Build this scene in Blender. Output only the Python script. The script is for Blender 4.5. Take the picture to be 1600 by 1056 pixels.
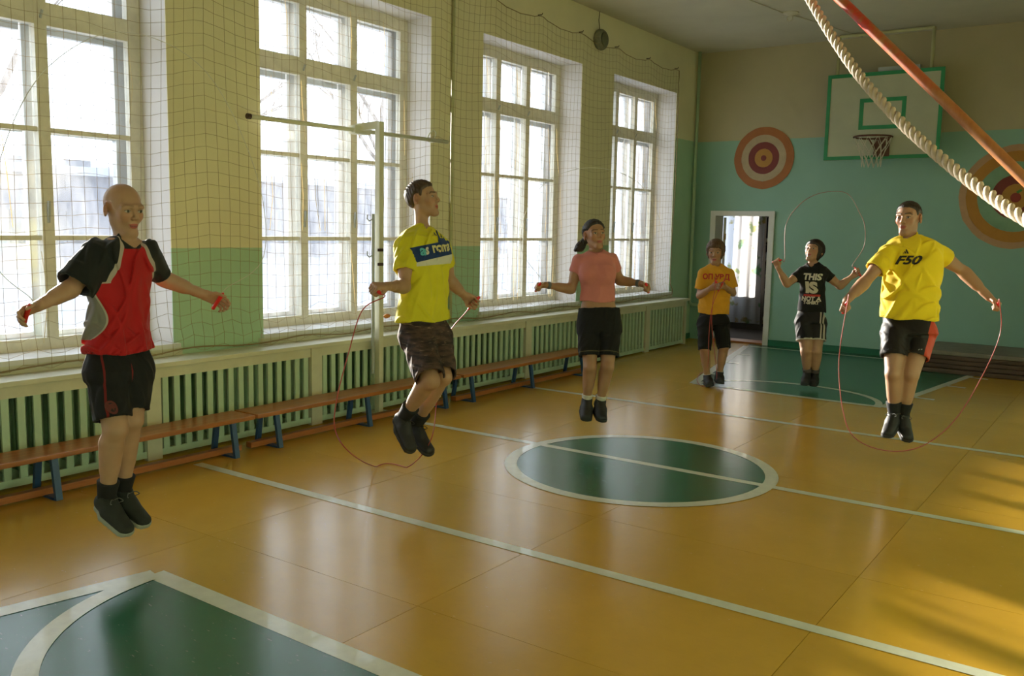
import bpy, bmesh, math, random
import numpy as np
from mathutils import Vector, Matrix
from mathutils.bvhtree import BVHTree

for o in list(bpy.data.objects):
    bpy.data.objects.remove(o, do_unlink=True)
scene = bpy.context.scene
COL = scene.collection
random.seed(7)
rng = np.random.default_rng(11)

# ------------------------------------------------------------------ camera
CAM_H = 1.6
FPX = 1408.0
YAW, PITCH, ROLL = math.radians(35.135), math.radians(-6.9125), math.radians(1.1357)
_f = np.array([-math.sin(YAW)*math.cos(PITCH), math.cos(YAW)*math.cos(PITCH), math.sin(PITCH)])
_r = np.array([math.cos(YAW), math.sin(YAW), 0.0])
_u = np.cross(_r, _f)
CR = math.cos(ROLL)*_r + math.sin(ROLL)*_u
CU = -math.sin(ROLL)*_r + math.cos(ROLL)*_u
CF = _f
CAMPOS = np.array([0, 0, CAM_H])
cam_d = bpy.data.cameras.new('camera')
cam = bpy.data.objects.new('camera', cam_d)
COL.objects.link(cam)
cam_d.sensor_width = 36.0
cam_d.lens = FPX/1600.0*36.0
cam_d.clip_start = 0.05
cam_d.clip_end = 400
cam.matrix_world = Matrix(((CR[0], CU[0], -CF[0], 0), (CR[1], CU[1], -CF[1], 0), (CR[2], CU[2], -CF[2], CAM_H), (0, 0, 0, 1)))
scene.camera = cam

# ------------------------------------------------------------------ light
world = bpy.data.worlds.new('world')
scene.world = world
world.use_nodes = True
_bg = world.node_tree.nodes['Background']
_bg.inputs[0].default_value = (0.80, 0.90, 1.0, 1)
_bg.inputs[1].default_value = 3.2
SUN_EL, SUN_AZ = math.radians(8.3), math.radians(20.0)   # from the window side, low winter sun
sun_d = bpy.data.lights.new('sun', 'SUN')
sun_d.energy = 30.0
sun_d.angle = math.radians(1.2)
sun_d.color = (1.0, 0.89, 0.74)
sun = bpy.data.objects.new('sun', sun_d)
COL.objects.link(sun)
_sd = Vector((math.cos(SUN_EL)*math.cos(SUN_AZ), -math.cos(SUN_EL)*math.sin(SUN_AZ), -math.sin(SUN_EL)))
sun.rotation_euler = _sd.to_track_quat('-Z', 'Y').to_euler()
sun.location = (-20, 6, 8)
vs = scene.view_settings
vs.view_transform = 'Standard'
vs.look = 'None'
vs.gamma = 1.0
vs.use_curve_mapping = False
vs.exposure = 0.18

# ------------------------------------------------------------------ helpers
def px(u, v, d):
    """photo pixel at distance d along the view axis -> world point"""
    return CAMPOS + d*(CF + CR*((u-800)/FPX) - CU*((v-528)/FPX))
def px_x(u, v, X):
    r = px(u, v, 1) - CAMPOS
    return CAMPOS + r*(X/r[0])
def px_y(u, v, Y):
    r = px(u, v, 1) - CAMPOS
    return CAMPOS + r*(Y/r[1])
def px_z(u, v, Z=0.0):
    r = px(u, v, 1) - CAMPOS
    return CAMPOS + r*((Z-CAM_H)/r[2])

def tag(o, label=None, cat=None, group=None, kind=None):
    if label: o['label'] = label
    if cat: o['category'] = cat
    if group: o['group'] = group
    if kind: o['kind'] = kind
    return o
def empty(name, loc=(0, 0, 0), label=None, cat=None, group=None, kind=None):
    o = bpy.data.objects.new(name, None)
    o.empty_display_size = 0.1
    COL.objects.link(o)
    o.location = loc
    return tag(o, label, cat, group, kind)
def link(name, me, mat, parent=None, smooth=False):
    o = bpy.data.objects.new(name, me)
    COL.objects.link(o)
    if mat is not None and len(me.materials) == 0:
        me.materials.append(mat)
    if parent is not None:
        o.parent = parent
        o.matrix_parent_inverse = Matrix.Translation(-parent.location)   # every part is placed in world coordinates
    if smooth:
        me.polygons.foreach_set('use_smooth', [True]*len(me.polygons))
    return o
class MB:
    """collects simple shapes, world coordinates, into one mesh"""
    def __init__(s):
        s.v = []; s.f = []
    def add(s, vs, fs):
        n = len(s.v)
        s.v += [tuple(map(float, v)) for v in vs]
        s.f += [tuple(i+n for i in f) for f in fs]
        return s
    def box(s, x0, x1, y0, y1, z0, z1):
        vs = [(x, y, z) for x in (x0, x1) for y in (y0, y1) for z in (z0, z1)]
        return s.add(vs, [(0, 1, 3, 2), (4, 6, 7, 5), (0, 4, 5, 1), (2, 3, 7, 6), (0, 2, 6, 4), (1, 5, 7, 3)])
    def bar(s, a, b, w, h, up=(0, 0, 1)):
        a = Vector(a); b = Vector(b); d = (b-a).normalized()
        sx = d.cross(Vector(up))
        if sx.length < 1e-4: sx = d.cross(Vector((1, 0, 0)))
        sx.normalize(); uz = sx.cross(d)
        vs = []
        for p in (a, b):
            for i, j in ((-1, -1), (1, -1), (1, 1), (-1, 1)):
                vs.append(p + sx*(i*w/2) + uz*(j*h/2))
        return s.add(vs, [(3, 2, 1, 0), (4, 5, 6, 7), (0, 1, 5, 4), (1, 2, 6, 5), (2, 3, 7, 6), (3, 0, 4, 7)])
    def tube(s, pts, r, n=8, caps=True, closed=False):
        pts = [Vector(p) for p in pts]
        m = len(pts)
        rs = r if isinstance(r, (list, tuple, np.ndarray)) else [r]*m
        up = None; vs = []
        for i, p in enumerate(pts):
            if closed: t = pts[(i+1) % m]-pts[i-1]
            else: t = pts[min(i+1, m-1)]-pts[max(i-1, 0)]
            t.normalize()
            if up is None:
                up = t.cross(Vector((0, 0, 1)))
                if up.length < 1e-3: up = t.cross(Vector((1, 0, 0)))
            up = up - t*up.dot(t); up.normalize()
            q = t.cross(up)
            for k in range(n):
                a = 2*math.pi*k/n
                vs.append(p + up*(rs[i]*math.cos(a)) + q*(rs[i]*math.sin(a)))
        fs = []
        for i in range(m if closed else m-1):
            j = (i+1) % m
            for k in range(n):
                l = (k+1) % n
                fs.append((i*n+k, i*n+l, j*n+l, j*n+k))
        if caps and not closed:
            fs.append(tuple(range(n-1, -1, -1))); fs.append(tuple((m-1)*n+k for k in range(n)))
        return s.add(vs, fs)
    def lathe(s, org, axis, prof, n=24, xdir=None):
        """prof: (distance along axis, radius)"""
        org = Vector(org); ax = Vector(axis).normalized()
        e1 = ax.orthogonal().normalized() if xdir is None else Vector(xdir).normalized()
        e2 = ax.cross(e1); vs = []; fs = []
        for t, r in prof:
            for k in range(n):
                a = 2*math.pi*k/n
                vs.append(org + ax*t + e1*(r*math.cos(a)) + e2*(r*math.sin(a)))
        for i in range(len(prof)-1):
            for k in range(n):
                l = (k+1) % n
                fs.append((i*n+k, i*n+l, (i+1)*n+l, (i+1)*n+k))
        fs.append(tuple(range(n-1, -1, -1))); fs.append(tuple((len(prof)-1)*n+k for k in range(n)))
        return s.add(vs, fs)
    def mesh(s, name):
        me = bpy.data.meshes.new(name)
        me.from_pydata(s.v, [], s.f)
        me.update()
        return me
    def build(s, name, mat, parent=None, smooth=False, bevel=0):
        me = s.mesh(name)
        if bevel:
            bm = bmesh.new(); bm.from_mesh(me)
            bmesh.ops.bevel(bm, geom=bm.edges[:], offset=bevel, segments=2, affect='EDGES', profile=0.6)
            bm.to_mesh(me); bm.free()
        o = link(name, me, mat, parent, smooth)
        return o
def catmull(pts, n=8):
    P = [np.array(p, float) for p in pts]
    P = [2*P[0]-P[1]] + P + [2*P[-1]-P[-2]]
    out = []
    for i in range(1, len(P)-2):
        p0, p1, p2, p3 = P[i-1:i+3]
        for k in range(n):
            t = k/n
            out.append(0.5*((2*p1)+(-p0+p2)*t+(2*p0-5*p1+4*p2-p3)*t*t+(-p0+3*p1-3*p2+p3)*t**3))
    out.append(P[-2])
    return out

# ------------------------------------------------------------------ materials
def _new(name):
    m = bpy.data.materials.new(name); m.use_nodes = True
    nt = m.node_tree
    return m, nt, nt.nodes['Principled BSDF']
def mixcol(nt, fac, a, b):
    n = nt.nodes.new('ShaderNodeMix'); n.data_type = 'RGBA'
    if isinstance(fac, (int, float)): n.inputs[0].default_value = fac
    else: nt.links.new(fac, n.inputs[0])
    for k, c in ((6, a), (7, b)):
        if isinstance(c, tuple): n.inputs[k].default_value = (*c[:3], 1)
        else: nt.links.new(c, n.inputs[k])
    return n.outputs[2]
def math_(nt, op, a, b=None, c=None, clamp=False):
    n = nt.nodes.new('ShaderNodeMath'); n.operation = op; n.use_clamp = clamp
    for i, x in enumerate((a, b, c)):
        if x is None: continue
        if isinstance(x, (int, float)): n.inputs[i].default_value = x
        else: nt.links.new(x, n.inputs[i])
    return n.outputs[0]
def noise(nt, scale=5, detail=4, rough=.5, stretch=None, coords='Object'):
    tc = nt.nodes.new('ShaderNodeTexCoord')
    src = tc.outputs[coords]
    if stretch:
        mp = nt.nodes.new('ShaderNodeMapping'); mp.inputs['Scale'].default_value = stretch
        nt.links.new(src, mp.inputs[0]); src = mp.outputs[0]
    n = nt.nodes.new('ShaderNodeTexNoise')
    n.inputs['Scale'].default_value = scale; n.inputs['Detail'].default_value = detail; n.inputs['Roughness'].default_value = rough
    nt.links.new(src, n.inputs['Vector'])
    return n.outputs[0]
def ramp(nt, fac, lo, hi):
    n = nt.nodes.new('ShaderNodeMapRange'); n.inputs[1].default_value = lo; n.inputs[2].default_value = hi
    nt.links.new(fac, n.inputs[0])
    return n.outputs[0]
def bump(nt, b, h, strength=.2, dist=.01):
    n = nt.nodes.new('ShaderNodeBump'); n.inputs['Strength'].default_value = strength; n.inputs['Distance'].default_value = dist
    nt.links.new(h, n.inputs['Height']); nt.links.new(n.outputs[0], b.inputs['Normal'])
def mat(name, col, rough=.6, var=.12, scale=6, spec=.5, bmp=0, bscale=60, stretch=None, sheen=0, metal=0, coat=0):
    m, nt, b = _new(name)
    b.inputs['Roughness'].default_value = rough
    b.inputs['Specular IOR Level'].default_value = spec
    b.inputs['Metallic'].default_value = metal
    b.inputs['Coat Weight'].default_value = coat
    if sheen:
        b.inputs['Sheen Weight'].default_value = sheen
    dark = tuple(c*(1-var) for c in col); light = tuple(min(1, c*(1+var)) for c in col)
    nf = ramp(nt, noise(nt, scale, 5, .6, stretch), .3, .7)
    nt.links.new(mixcol(nt, nf, dark, light), b.inputs['Base Color'])
    if bmp:
        bump(nt, b, noise(nt, bscale, 3), bmp, .005)
    return m
def pos_axis(nt, axis):
    g = nt.nodes.new('ShaderNodeNewGeometry'); s = nt.nodes.new('ShaderNodeSeparateXYZ')
    nt.links.new(g.outputs['Position'], s.inputs[0])
    return s.outputs[axis]

M = {}
M['cream'] = mat('cream_paint', (.64, .64, .50), .45, .08, 4, bmp=.05)
M['sill'] = mat('sill_paint', (.68, .68, .66), .4, .06, 4)
M['frame'] = mat('window_frame_paint', (.74, .71, .60), .45, .12, 9, bmp=.1, bscale=40)
M['outerframe'] = mat('outer_frame_paint', (.60, .62, .64), .5, .12, 9)
M['slat'] = mat('pale_green_paint', (.48, .64, .49), .45, .1, 5)
M['radiator'] = mat('radiator_green', (.30, .50, .33), .5, .15, 8)
M['post'] = mat('post_paint', (.66, .66, .52), .4, .08, 6)
M['greymetal'] = mat('grey_metal', (.42, .46, .48), .4, .1, 8)
M['wood'] = mat('bench_wood', (.35, .125, .03), .3, .25, 5, stretch=(6, .6, 6))
M['rail'] = mat('rail_wood', (.38, .13, .035), .4, .2, 5, stretch=(6, .6, 6))
M['blue'] = mat('blue_paint', (.025, .075, .20), .4, .15, 10)
M['line'] = mat('white_line_paint', (.62, .62, .50), .32, .08, 14, coat=.3)
M['darkbrown'] = mat('dark_brown_metal', (.06, .03, .02), .5)
M['ceil'] = mat('ceiling_paint', (.56, .53, .42), .8, .05, 2)
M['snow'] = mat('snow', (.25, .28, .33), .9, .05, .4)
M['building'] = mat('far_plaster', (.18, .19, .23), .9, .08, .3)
M['buildwin'] = mat('hazed_far_window', (.13, .145, .18), .5, .1, .3)  # kept close to the house wall tone, haze put into the colour
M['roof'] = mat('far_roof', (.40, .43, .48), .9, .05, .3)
M['bark'] = mat('bark', (.16, .13, .11), .9, .2, 6)
M['hoop'] = mat('rim_rust', (.12, .045, .025), .6, .3, 20)
M['board'] = mat('backboard_paint', (.44, .46, .33), .5, .06, 3)
M['bgreen'] = mat('backboard_green', (.02, .26, .10), .45, .1, 8)
M['cordwhite'] = mat('white_cord', (.62, .58, .46), .8, .1, 20)
M['darkgreen'] = mat('dark_green_gloss', (.012, .14, .075), .4, .1, 6)
M['mat'] = mat('gym_mat', (.085, .05, .032), .6, .25, 5)
M['mattop'] = mat('gym_mat_top', (.20, .18, .14), .6, .15, 5)
M['speaker'] = mat('speaker_grille', (.20, .20, .14), .6, .2, 40)

def glass_mat(name, dirt, tint, gloss=.06):
    m = bpy.data.materials.new(name); m.use_nodes = True
    nt = m.node_tree; nt.nodes.clear()
    out = nt.nodes.new('ShaderNodeOutputMaterial')
    tr = nt.nodes.new('ShaderNodeBsdfTransparent'); tr.inputs[0].default_value = (*tint, 1)
    tl = nt.nodes.new('ShaderNodeBsdfTranslucent'); tl.inputs[0].default_value = (.9, .93, 1.0, 1)
    gl = nt.nodes.new('ShaderNodeBsdfGlossy'); gl.inputs['Roughness'].default_value = .08
    nf = noise(nt, 3.5, 5, .6, (1, 3, .8))
    fac = math_(nt, 'MULTIPLY', ramp(nt, nf, .25, .8), dirt*2)
    mx = nt.nodes.new('ShaderNodeMixShader'); nt.links.new(fac, mx.inputs[0])
    nt.links.new(tr.outputs[0], mx.inputs[1]); nt.links.new(tl.outputs[0], mx.inputs[2])
    m2 = nt.nodes.new('ShaderNodeMixShader'); m2.inputs[0].default_value = gloss
    nt.links.new(mx.outputs[0], m2.inputs[1]); nt.links.new(gl.outputs[0], m2.inputs[2])
    nt.links.new(m2.outputs[0], out.inputs[0])
    return m
M['glass'] = glass_mat('dusty_glass', .022, (.97, .98, .99))

def wall_mat(name, upper, lower, zsplit, ysplit=None, zsplit2=None, reveal_x=None):
    m, nt, b = _new(name)
    z = pos_axis(nt, 2)
    zz = math_(nt, 'ADD', z, math_(nt, 'MULTIPLY', noise(nt, 7, 2), .008))
    thr = zsplit
    if ysplit is not None:
        isr = math_(nt, 'GREATER_THAN', pos_axis(nt, 1), ysplit)
        thr = math_(nt, 'ADD', math_(nt, 'MULTIPLY', isr, zsplit2-zsplit), zsplit)
    f = math_(nt, 'GREATER_THAN', zz, thr)
    nf = ramp(nt, noise(nt, 1.6, 6, .6), .3, .7)
    lo = mixcol(nt, nf, tuple(c*.9 for c in lower), lower)
    hi = mixcol(nt, nf, tuple(c*.9 for c in upper), upper)
    c = mixcol(nt, f, lo, hi)
    if reveal_x is not None:
        rv = math_(nt, 'LESS_THAN', pos_axis(nt, 0), reveal_x)
        c = mixcol(nt, rv, c, (.68, .66, .66))
    nt.links.new(c, b.inputs['Base Color'])
    b.inputs['Roughness'].default_value = .5
    bump(nt, b, noise(nt, 9, 5), .15, .01)
    return m
M['wall_left'] = wall_mat('wall_left_lit_paint', (.82, .77, .53), (.43, .65, .46), 1.42, 11.97, 2.93, -5.656)  # window brightness put into the upper colour; far wall has the same paint
M['wall_back'] = wall_mat('wall_back_shaded_paint', (.47, .42, .26), (.27, .48, .39), 2.93)  # same upper paint as the window wall, its shade put into the colour
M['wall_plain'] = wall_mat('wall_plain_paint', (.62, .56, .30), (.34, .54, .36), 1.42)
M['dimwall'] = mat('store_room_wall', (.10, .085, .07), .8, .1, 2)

def floor_mat(name, col, rough=.28):
    m, nt, b = _new(name)
    n1 = ramp(nt, noise(nt, .9, 6, .65), .3, .7)
    n2 = ramp(nt, noise(nt, 14, 5, .7, (1, 4, 1)), .55, .8)
    c = mixcol(nt, n1, tuple(x*.86 for x in col), tuple(min(1, x*1.08) for x in col))
    c = mixcol(nt, math_(nt, 'MULTIPLY', n2, .25), c, tuple(x*.6 for x in col))
    nt.links.new(c, b.inputs['Base Color'])
    r = math_(nt, 'ADD', math_(nt, 'MULTIPLY', n2, .12), rough)
    nt.links.new(r, b.inputs['Roughness'])
    b.inputs['Specular IOR Level'].default_value = .5
    bump(nt, b, noise(nt, 2.2, 3, .5), .09, .02)
    return m
M['floor'] = floor_mat('floor_yellow_paint', (.57, .325, .036), .21)
M['floorgreen'] = floor_mat('floor_green_paint', (.018, .125, .065), .22)
M['floorgap'] = mat('floor_joint', (.10, .06, .02), .9)

def cloth(name, col, rough=.85, var=.06, sheen=.15, regions=()):
    """cloth; regions = [(attribute, colour)] painted where the mesh attribute is positive"""
    m, nt, b = _new(name)
    nf = ramp(nt, noise(nt, 9, 4), .3, .7)
    c = mixcol(nt, nf, tuple(x*(1-var) for x in col), tuple(min(1, x*(1+var)) for x in col))
    for a, rc in regions:
        at = nt.nodes.new('ShaderNodeAttribute'); at.attribute_name = a
        f = math_(nt, 'MULTIPLY_ADD', at.outputs['Fac'], 800.0, .5, clamp=True)
        c = mixcol(nt, f, c, rc)
    nt.links.new(c, b.inputs['Base Color'])
    b.inputs['Roughness'].default_value = rough
    b.inputs['Specular IOR Level'].default_value = .25
    b.inputs['Sheen Weight'].default_value = sheen
    bump(nt, b, noise(nt, 45, 4, .6), .25, .004)
    return m
def skin(name, col, lips=(.42, .10, .08), brow=(.06, .035, .02)):
    m, nt, b = _new(name)
    nf = ramp(nt, noise(nt, 14, 4), .3, .7)
    c = mixcol(nt, nf, tuple(x*.92 for x in col), tuple(min(1, x*1.06) for x in col))
    for a, rc in (('cheek', tuple(x*y for x, y in zip(col, (1.06, .78, .72)))), ('lips', lips), ('brow', brow), ('eyewhite', (.46, .41, .37)), ('iris', (.04, .025, .015)), ('mouth', (.12, .03, .03))):
        at = nt.nodes.new('ShaderNodeAttribute'); at.attribute_name = a
        k = {'cheek': 40.0, 'brow': 260.}.get(a, 700.0)
        f = math_(nt, 'MULTIPLY_ADD', at.outputs['Fac'], k, .5, clamp=True)
        if a == 'cheek': f = math_(nt, 'MULTIPLY', f, .6)
        if a == 'brow': f = math_(nt, 'MULTIPLY', f, .85)
        c = mixcol(nt, f, c, rc)
    nt.links.new(c, b.inputs['Base Color'])
    b.inputs['Roughness'].default_value = .5
    b.inputs['Subsurface Weight'].default_value = .06
    b.inputs['Subsurface Radius'].default_value = (.012, .004, .002)
    b.inputs['Subsurface Scale'].default_value = 1.0
    return m
# ================================================================== the room
XW, XF, XR = -5.65, -5.95, 0.6          # window wall face, inner window plane, right wall
Y0, YB, ZC = -5.0, 12.7, 4.2            # wall behind the photographer, far wall, ceiling
WINS = [(-3.75, -1.80), (-0.95, 1.02), (1.85, 3.83), (4.63, 6.63), (7.43, 9.36), (10.13, 11.95)]
ZS, ZT = 0.72, 3.54

# --- outside, seen through the panes
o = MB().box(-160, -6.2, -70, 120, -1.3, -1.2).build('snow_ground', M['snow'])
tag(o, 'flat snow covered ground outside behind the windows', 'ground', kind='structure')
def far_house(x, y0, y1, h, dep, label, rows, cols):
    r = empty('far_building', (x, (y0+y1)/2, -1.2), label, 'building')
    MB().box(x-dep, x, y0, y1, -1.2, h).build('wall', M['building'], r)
    MB().box(x-dep-.6, x+.6, y0-.6, y1+.6, h, h+.5).build('roof', M['roof'], r)
    wm = None
    for i in range(rows):
        for j in range(cols):
            z = .6 + i*3.0; y = y0 + (j+.5)*(y1-y0)/cols
            if wm is None:
                wm = MB().box(-.05, .05, -.8, .8, -.9, .9).mesh('window')
                wm.materials.append(M['buildwin'])
            w = link('window', wm, None, r); w.location = (x, y, z+.6)
far_house(-52, -8, 34, 4.2, 12, 'long pale two storey house across the snow outside', 2, 13)
far_house(-60, 38, 84, 5.0, 12, 'pale house standing beyond the long house outside', 2, 14)
def tree(base, h, seed, label):
    rs = random.Random(seed); r = empty('bare_tree', base, label, 'tree')
    mb = MB(); br = MB()
    def grow(m, p, d, l, rad, lev):
        pts = [p]; q = Vector(p); dd = Vector(d).normalized()
        for k in range(4):
            dd = (dd + Vector((rs.uniform(-.16, .16), rs.uniform(-.16, .16), rs.uniform(-.03, .12)))).normalized()
            q = q + dd*(l/4); pts.append(q.copy())
        m.tube(pts, [rad*(1-.18*k) for k in range(5)], 5, caps=False)
        if lev > 0:
            for k in range(4 if lev > 1 else 3):
                s = rs.choice([2, 3, 4]); a = rs.uniform(0, 6.28)
                nd = (dd + Vector((math.cos(a), math.sin(a), rs.uniform(0, .5)))*.8)
                grow(br, pts[s], nd, l*rs.uniform(.45, .7), rad*.45, lev-1)
    grow(mb, Vector(base), (0, 0, 1), h*.55, h*.016, 3)
    mb.build('trunk', M['bark'], r); br.build('branches', M['bark'], r)
tree((-17, 7.6, -1.2), 11, 3, 'bare winter tree outside the window beside the boy in red')
tree((-26, 17, -1.2), 12, 5, 'bare winter tree outside behind the tall white post')
tree((-24, 26, -1.2), 12, 9, 'bare winter tree outside behind the girl in pink')
tree((-30, 35, -1.2), 12, 14, 'bare winter tree outside the window closest to the corner pipe')

# --- floor of painted sheets
fl = MB().box(-6.15, XR+.2, Y0-.2, YB+.25, -.10, -.006).build('floor', M['floorgap'])
tag(fl, 'glossy ochre yellow gymnasium floor of painted sheets', kind='structure')
xs = [XW, -5.26, -3.84, -2.42, -1.0, XR]
ys = [Y0]; k = -3
while True:
    y = 2.78 + 1.52*k
    if y > Y0+.1: ys.append(min(y, YB))
    if y >= YB-.05: break
    k += 1
cache = {}
for i in range(len(xs)-1):
    for j in range(len(ys)-1):
        w, d = xs[i+1]-xs[i], ys[j+1]-ys[j]
        key = (round(w, 3), round(d, 3))
        if key not in cache:
            m_ = MB().box(-w/2+.0012, w/2-.0012, -d/2+.0012, d/2-.0012, -.006, 0).mesh('panel')
            m_.materials.append(M['floor']); cache[key] = m_
        p = link('panel', cache[key], None, fl)
        p.location = ((xs[i]+xs[i+1])/2, (ys[j]+ys[j+1])/2, 0)
def flat(name, pts, z0, z1, m):
    n = len(pts)
    vs = [(x, y, z0) for x, y in pts] + [(x, y, z1) for x, y in pts]
    mb = MB().add(vs, [tuple(range(n-1, -1, -1)), tuple(range(n, 2*n))] + [(i, (i+1) % n, n+(i+1) % n, n+i) for i in range(n)])
    return mb.build(name, m, fl)
def stripe(name, pts, w, z=.0022, closed=False):
    """painted line of width w along pts"""
    n = len(pts); L = []; R = []
    for i in range(n):
        a = np.array(pts[i-1] if (closed or i > 0) else pts[i]); b = np.array(pts[(i+1) % n] if (closed or i < n-1) else pts[i])
        t = (b-a)/np.linalg.norm(b-a); nn = np.array([-t[1], t[0]])
        L.append(np.array(pts[i])+nn*w/2); R.append(np.array(pts[i])-nn*w/2)
    mb = MB(); vs = [(*p, z) for p in L]+[(*p, z) for p in R]
    mb.add(vs, [(n+i, n+(i+1) % n, (i+1) % n, i) for i in range(n if closed else n-1)])
    return mb.build(name, M['line'], fl)
def ell(cx, cy, rx, ry, a0, a1, n=72):
    return [(cx+rx*math.cos(a0+(a1-a0)*i/n), cy+ry*math.sin(a0+(a1-a0)*i/n)) for i in range(n+1)]
CC = (-2.75, 5.45)
flat('centre_circle', ell(*CC, .87, .87, 0, 2*math.pi)[:-1], 0, .0012, M['floorgreen'])
stripe('circle_line', ell(*CC, .88, .88, 0, 2*math.pi)[:-1], .085, .003, True)
for y in (3.60, 5.53, 7.52):
    stripe('court_line', [(-5.08, y), (XR, y)], .07)
# far key
KF = [(-3.87, 8.88), (-1.95, 8.84), (-1.50, 12.40), (-4.62, 12.40)]
flat('key_area', [(-3.87, 8.88), (-1.95, 8.84), (-1.47, 12.7), (-4.68, 12.7)], 0, .0012, M['floorgreen'])
stripe('court_line', [KF[0], KF[1]], .08, .0026); stripe('court_line', [KF[1], KF[2]], .08); stripe('court_line', [KF[2], KF[3]], .07); stripe('court_line', [KF[3], KF[0]], .09)
stripe('arc_line', ell(-2.92, 8.88, .92, .72, 0, math.pi), .065, .003)
for yy in (9.62, 10.62, 11.45):
    t = (yy-8.84)/(12.4-8.84); xr = -1.95+.45*t; xl = -3.87-.75*t
    stripe('court_line', [(xr, yy), (xr+.22, yy-.02)], .06); stripe('court_line', [(xl, yy), (xl+.2, yy+.02)], .05, .0034)
# near key
KN = [(-3.60, 2.31), (-1.66, 2.28), (-1.2, -1.3), (-4.3, -1.3)]
flat('key_area', KN, 0, .0012, M['floorgreen'])
for a, b in ((0, 1), (1, 2), (2, 3), (3, 0)):
    stripe('court_line', [KN[a], KN[b]], .095, .0022+.0004*a)
stripe('arc_line', ell(-2.63, 2.30, .95, .95, math.pi, 2*math.pi), .09, .004)

# --- window wall with its openings
mb = MB()
mb.box(XW-.5, XW, Y0-.2, YB+.25, -.1, ZS)
mb.box(XW-.5, XW, Y0-.2, YB+.25, ZT, ZC+.1)
edges = [Y0-.2] + [e for w in WINS for e in w] + [YB+.25]
for i in range(0, len(edges), 2):
    mb.box(XW-.5, XW, edges[i], edges[i+1], ZS, ZT)
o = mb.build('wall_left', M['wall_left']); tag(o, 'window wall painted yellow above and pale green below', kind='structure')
# --- far wall with the doorway
DX0, DX1, DZ = -5.30, -4.48, 1.86
mb = MB()
mb.box(XW, DX0, YB, YB+.25, -.1, ZC+.1); mb.box(DX1, XR+.2, YB, YB+.25, -.1, ZC+.1); mb.box(DX0, DX1, YB, YB+.25, DZ, ZC+.1)
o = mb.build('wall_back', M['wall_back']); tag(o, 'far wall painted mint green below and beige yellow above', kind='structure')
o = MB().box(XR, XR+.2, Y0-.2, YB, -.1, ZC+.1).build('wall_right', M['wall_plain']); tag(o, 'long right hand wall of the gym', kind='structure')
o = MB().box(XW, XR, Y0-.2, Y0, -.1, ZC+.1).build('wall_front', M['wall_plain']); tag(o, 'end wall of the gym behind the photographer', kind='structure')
o = MB().box(XW-.5, XR+.2, Y0-.2, YB+.25, ZC, ZC+.15).build('ceiling', M['ceil']); tag(o, 'off white plastered gym ceiling', kind='structure')
o = MB().box(DX1+.07, XR, YB-.025, YB, 0, .085).build('baseboard_back', M['darkgreen']); tag(o, 'dark green skirting along the far wall', kind='structure')
o = MB().box(XW, XW+.02, 12.05, YB, 0, .085).build('baseboard_left', M['darkgreen']); tag(o, 'short dark green skirting beside the radiator cover end', kind='structure')

# --- store room behind the doorway
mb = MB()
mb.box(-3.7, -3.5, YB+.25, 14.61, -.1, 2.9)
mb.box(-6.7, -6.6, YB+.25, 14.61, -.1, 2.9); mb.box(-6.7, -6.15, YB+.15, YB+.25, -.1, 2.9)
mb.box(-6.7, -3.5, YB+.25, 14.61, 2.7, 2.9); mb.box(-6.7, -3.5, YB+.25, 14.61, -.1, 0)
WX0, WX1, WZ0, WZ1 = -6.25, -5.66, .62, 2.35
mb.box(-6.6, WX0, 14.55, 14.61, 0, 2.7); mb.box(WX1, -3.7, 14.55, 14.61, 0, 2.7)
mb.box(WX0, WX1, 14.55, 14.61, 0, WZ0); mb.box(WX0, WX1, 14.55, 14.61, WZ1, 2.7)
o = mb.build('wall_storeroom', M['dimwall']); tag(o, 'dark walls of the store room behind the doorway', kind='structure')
# door frame
d1 = empty('door_1', (-4.89, YB, 0), 'white framed open doorway in the far wall', kind='structure')
MB().box(DX0-.07, DX0+.01, YB-.03, YB+.27, 0, DZ+.06).build('jamb', M['sill'], d1)
MB().box(DX1-.01, DX1+.07, YB-.03, YB+.27, 0, DZ+.06).build('jamb', M['sill'], d1)
MB().box(DX0+.01, DX1-.01, YB-.03, YB+.27, DZ-.01, DZ+.06).build('lintel', M['sill'], d1)
MB().box(DX0+.01, DX1-.01, YB-.02, YB+.3, 0, .025).build('threshold', M['rail'], d1)
leaf = MB().bar((DX0+.03, YB+.29, .93), (DX0-.235, YB+.94, .93), .04, 1.80).build('door_leaf', M['sill'], d1)
for z in (.35, 1.5):
    MB().lathe((DX0+.05, YB+.275, z), (0, 0, 1), [(0, .012), (.09, .012)], 8).build('hinge', mat('brass', (.35, .22, .06), .35, .1, 8, metal=.8) if 'brass' not in bpy.data.materials else bpy.data.materials['brass'], leaf)
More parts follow.
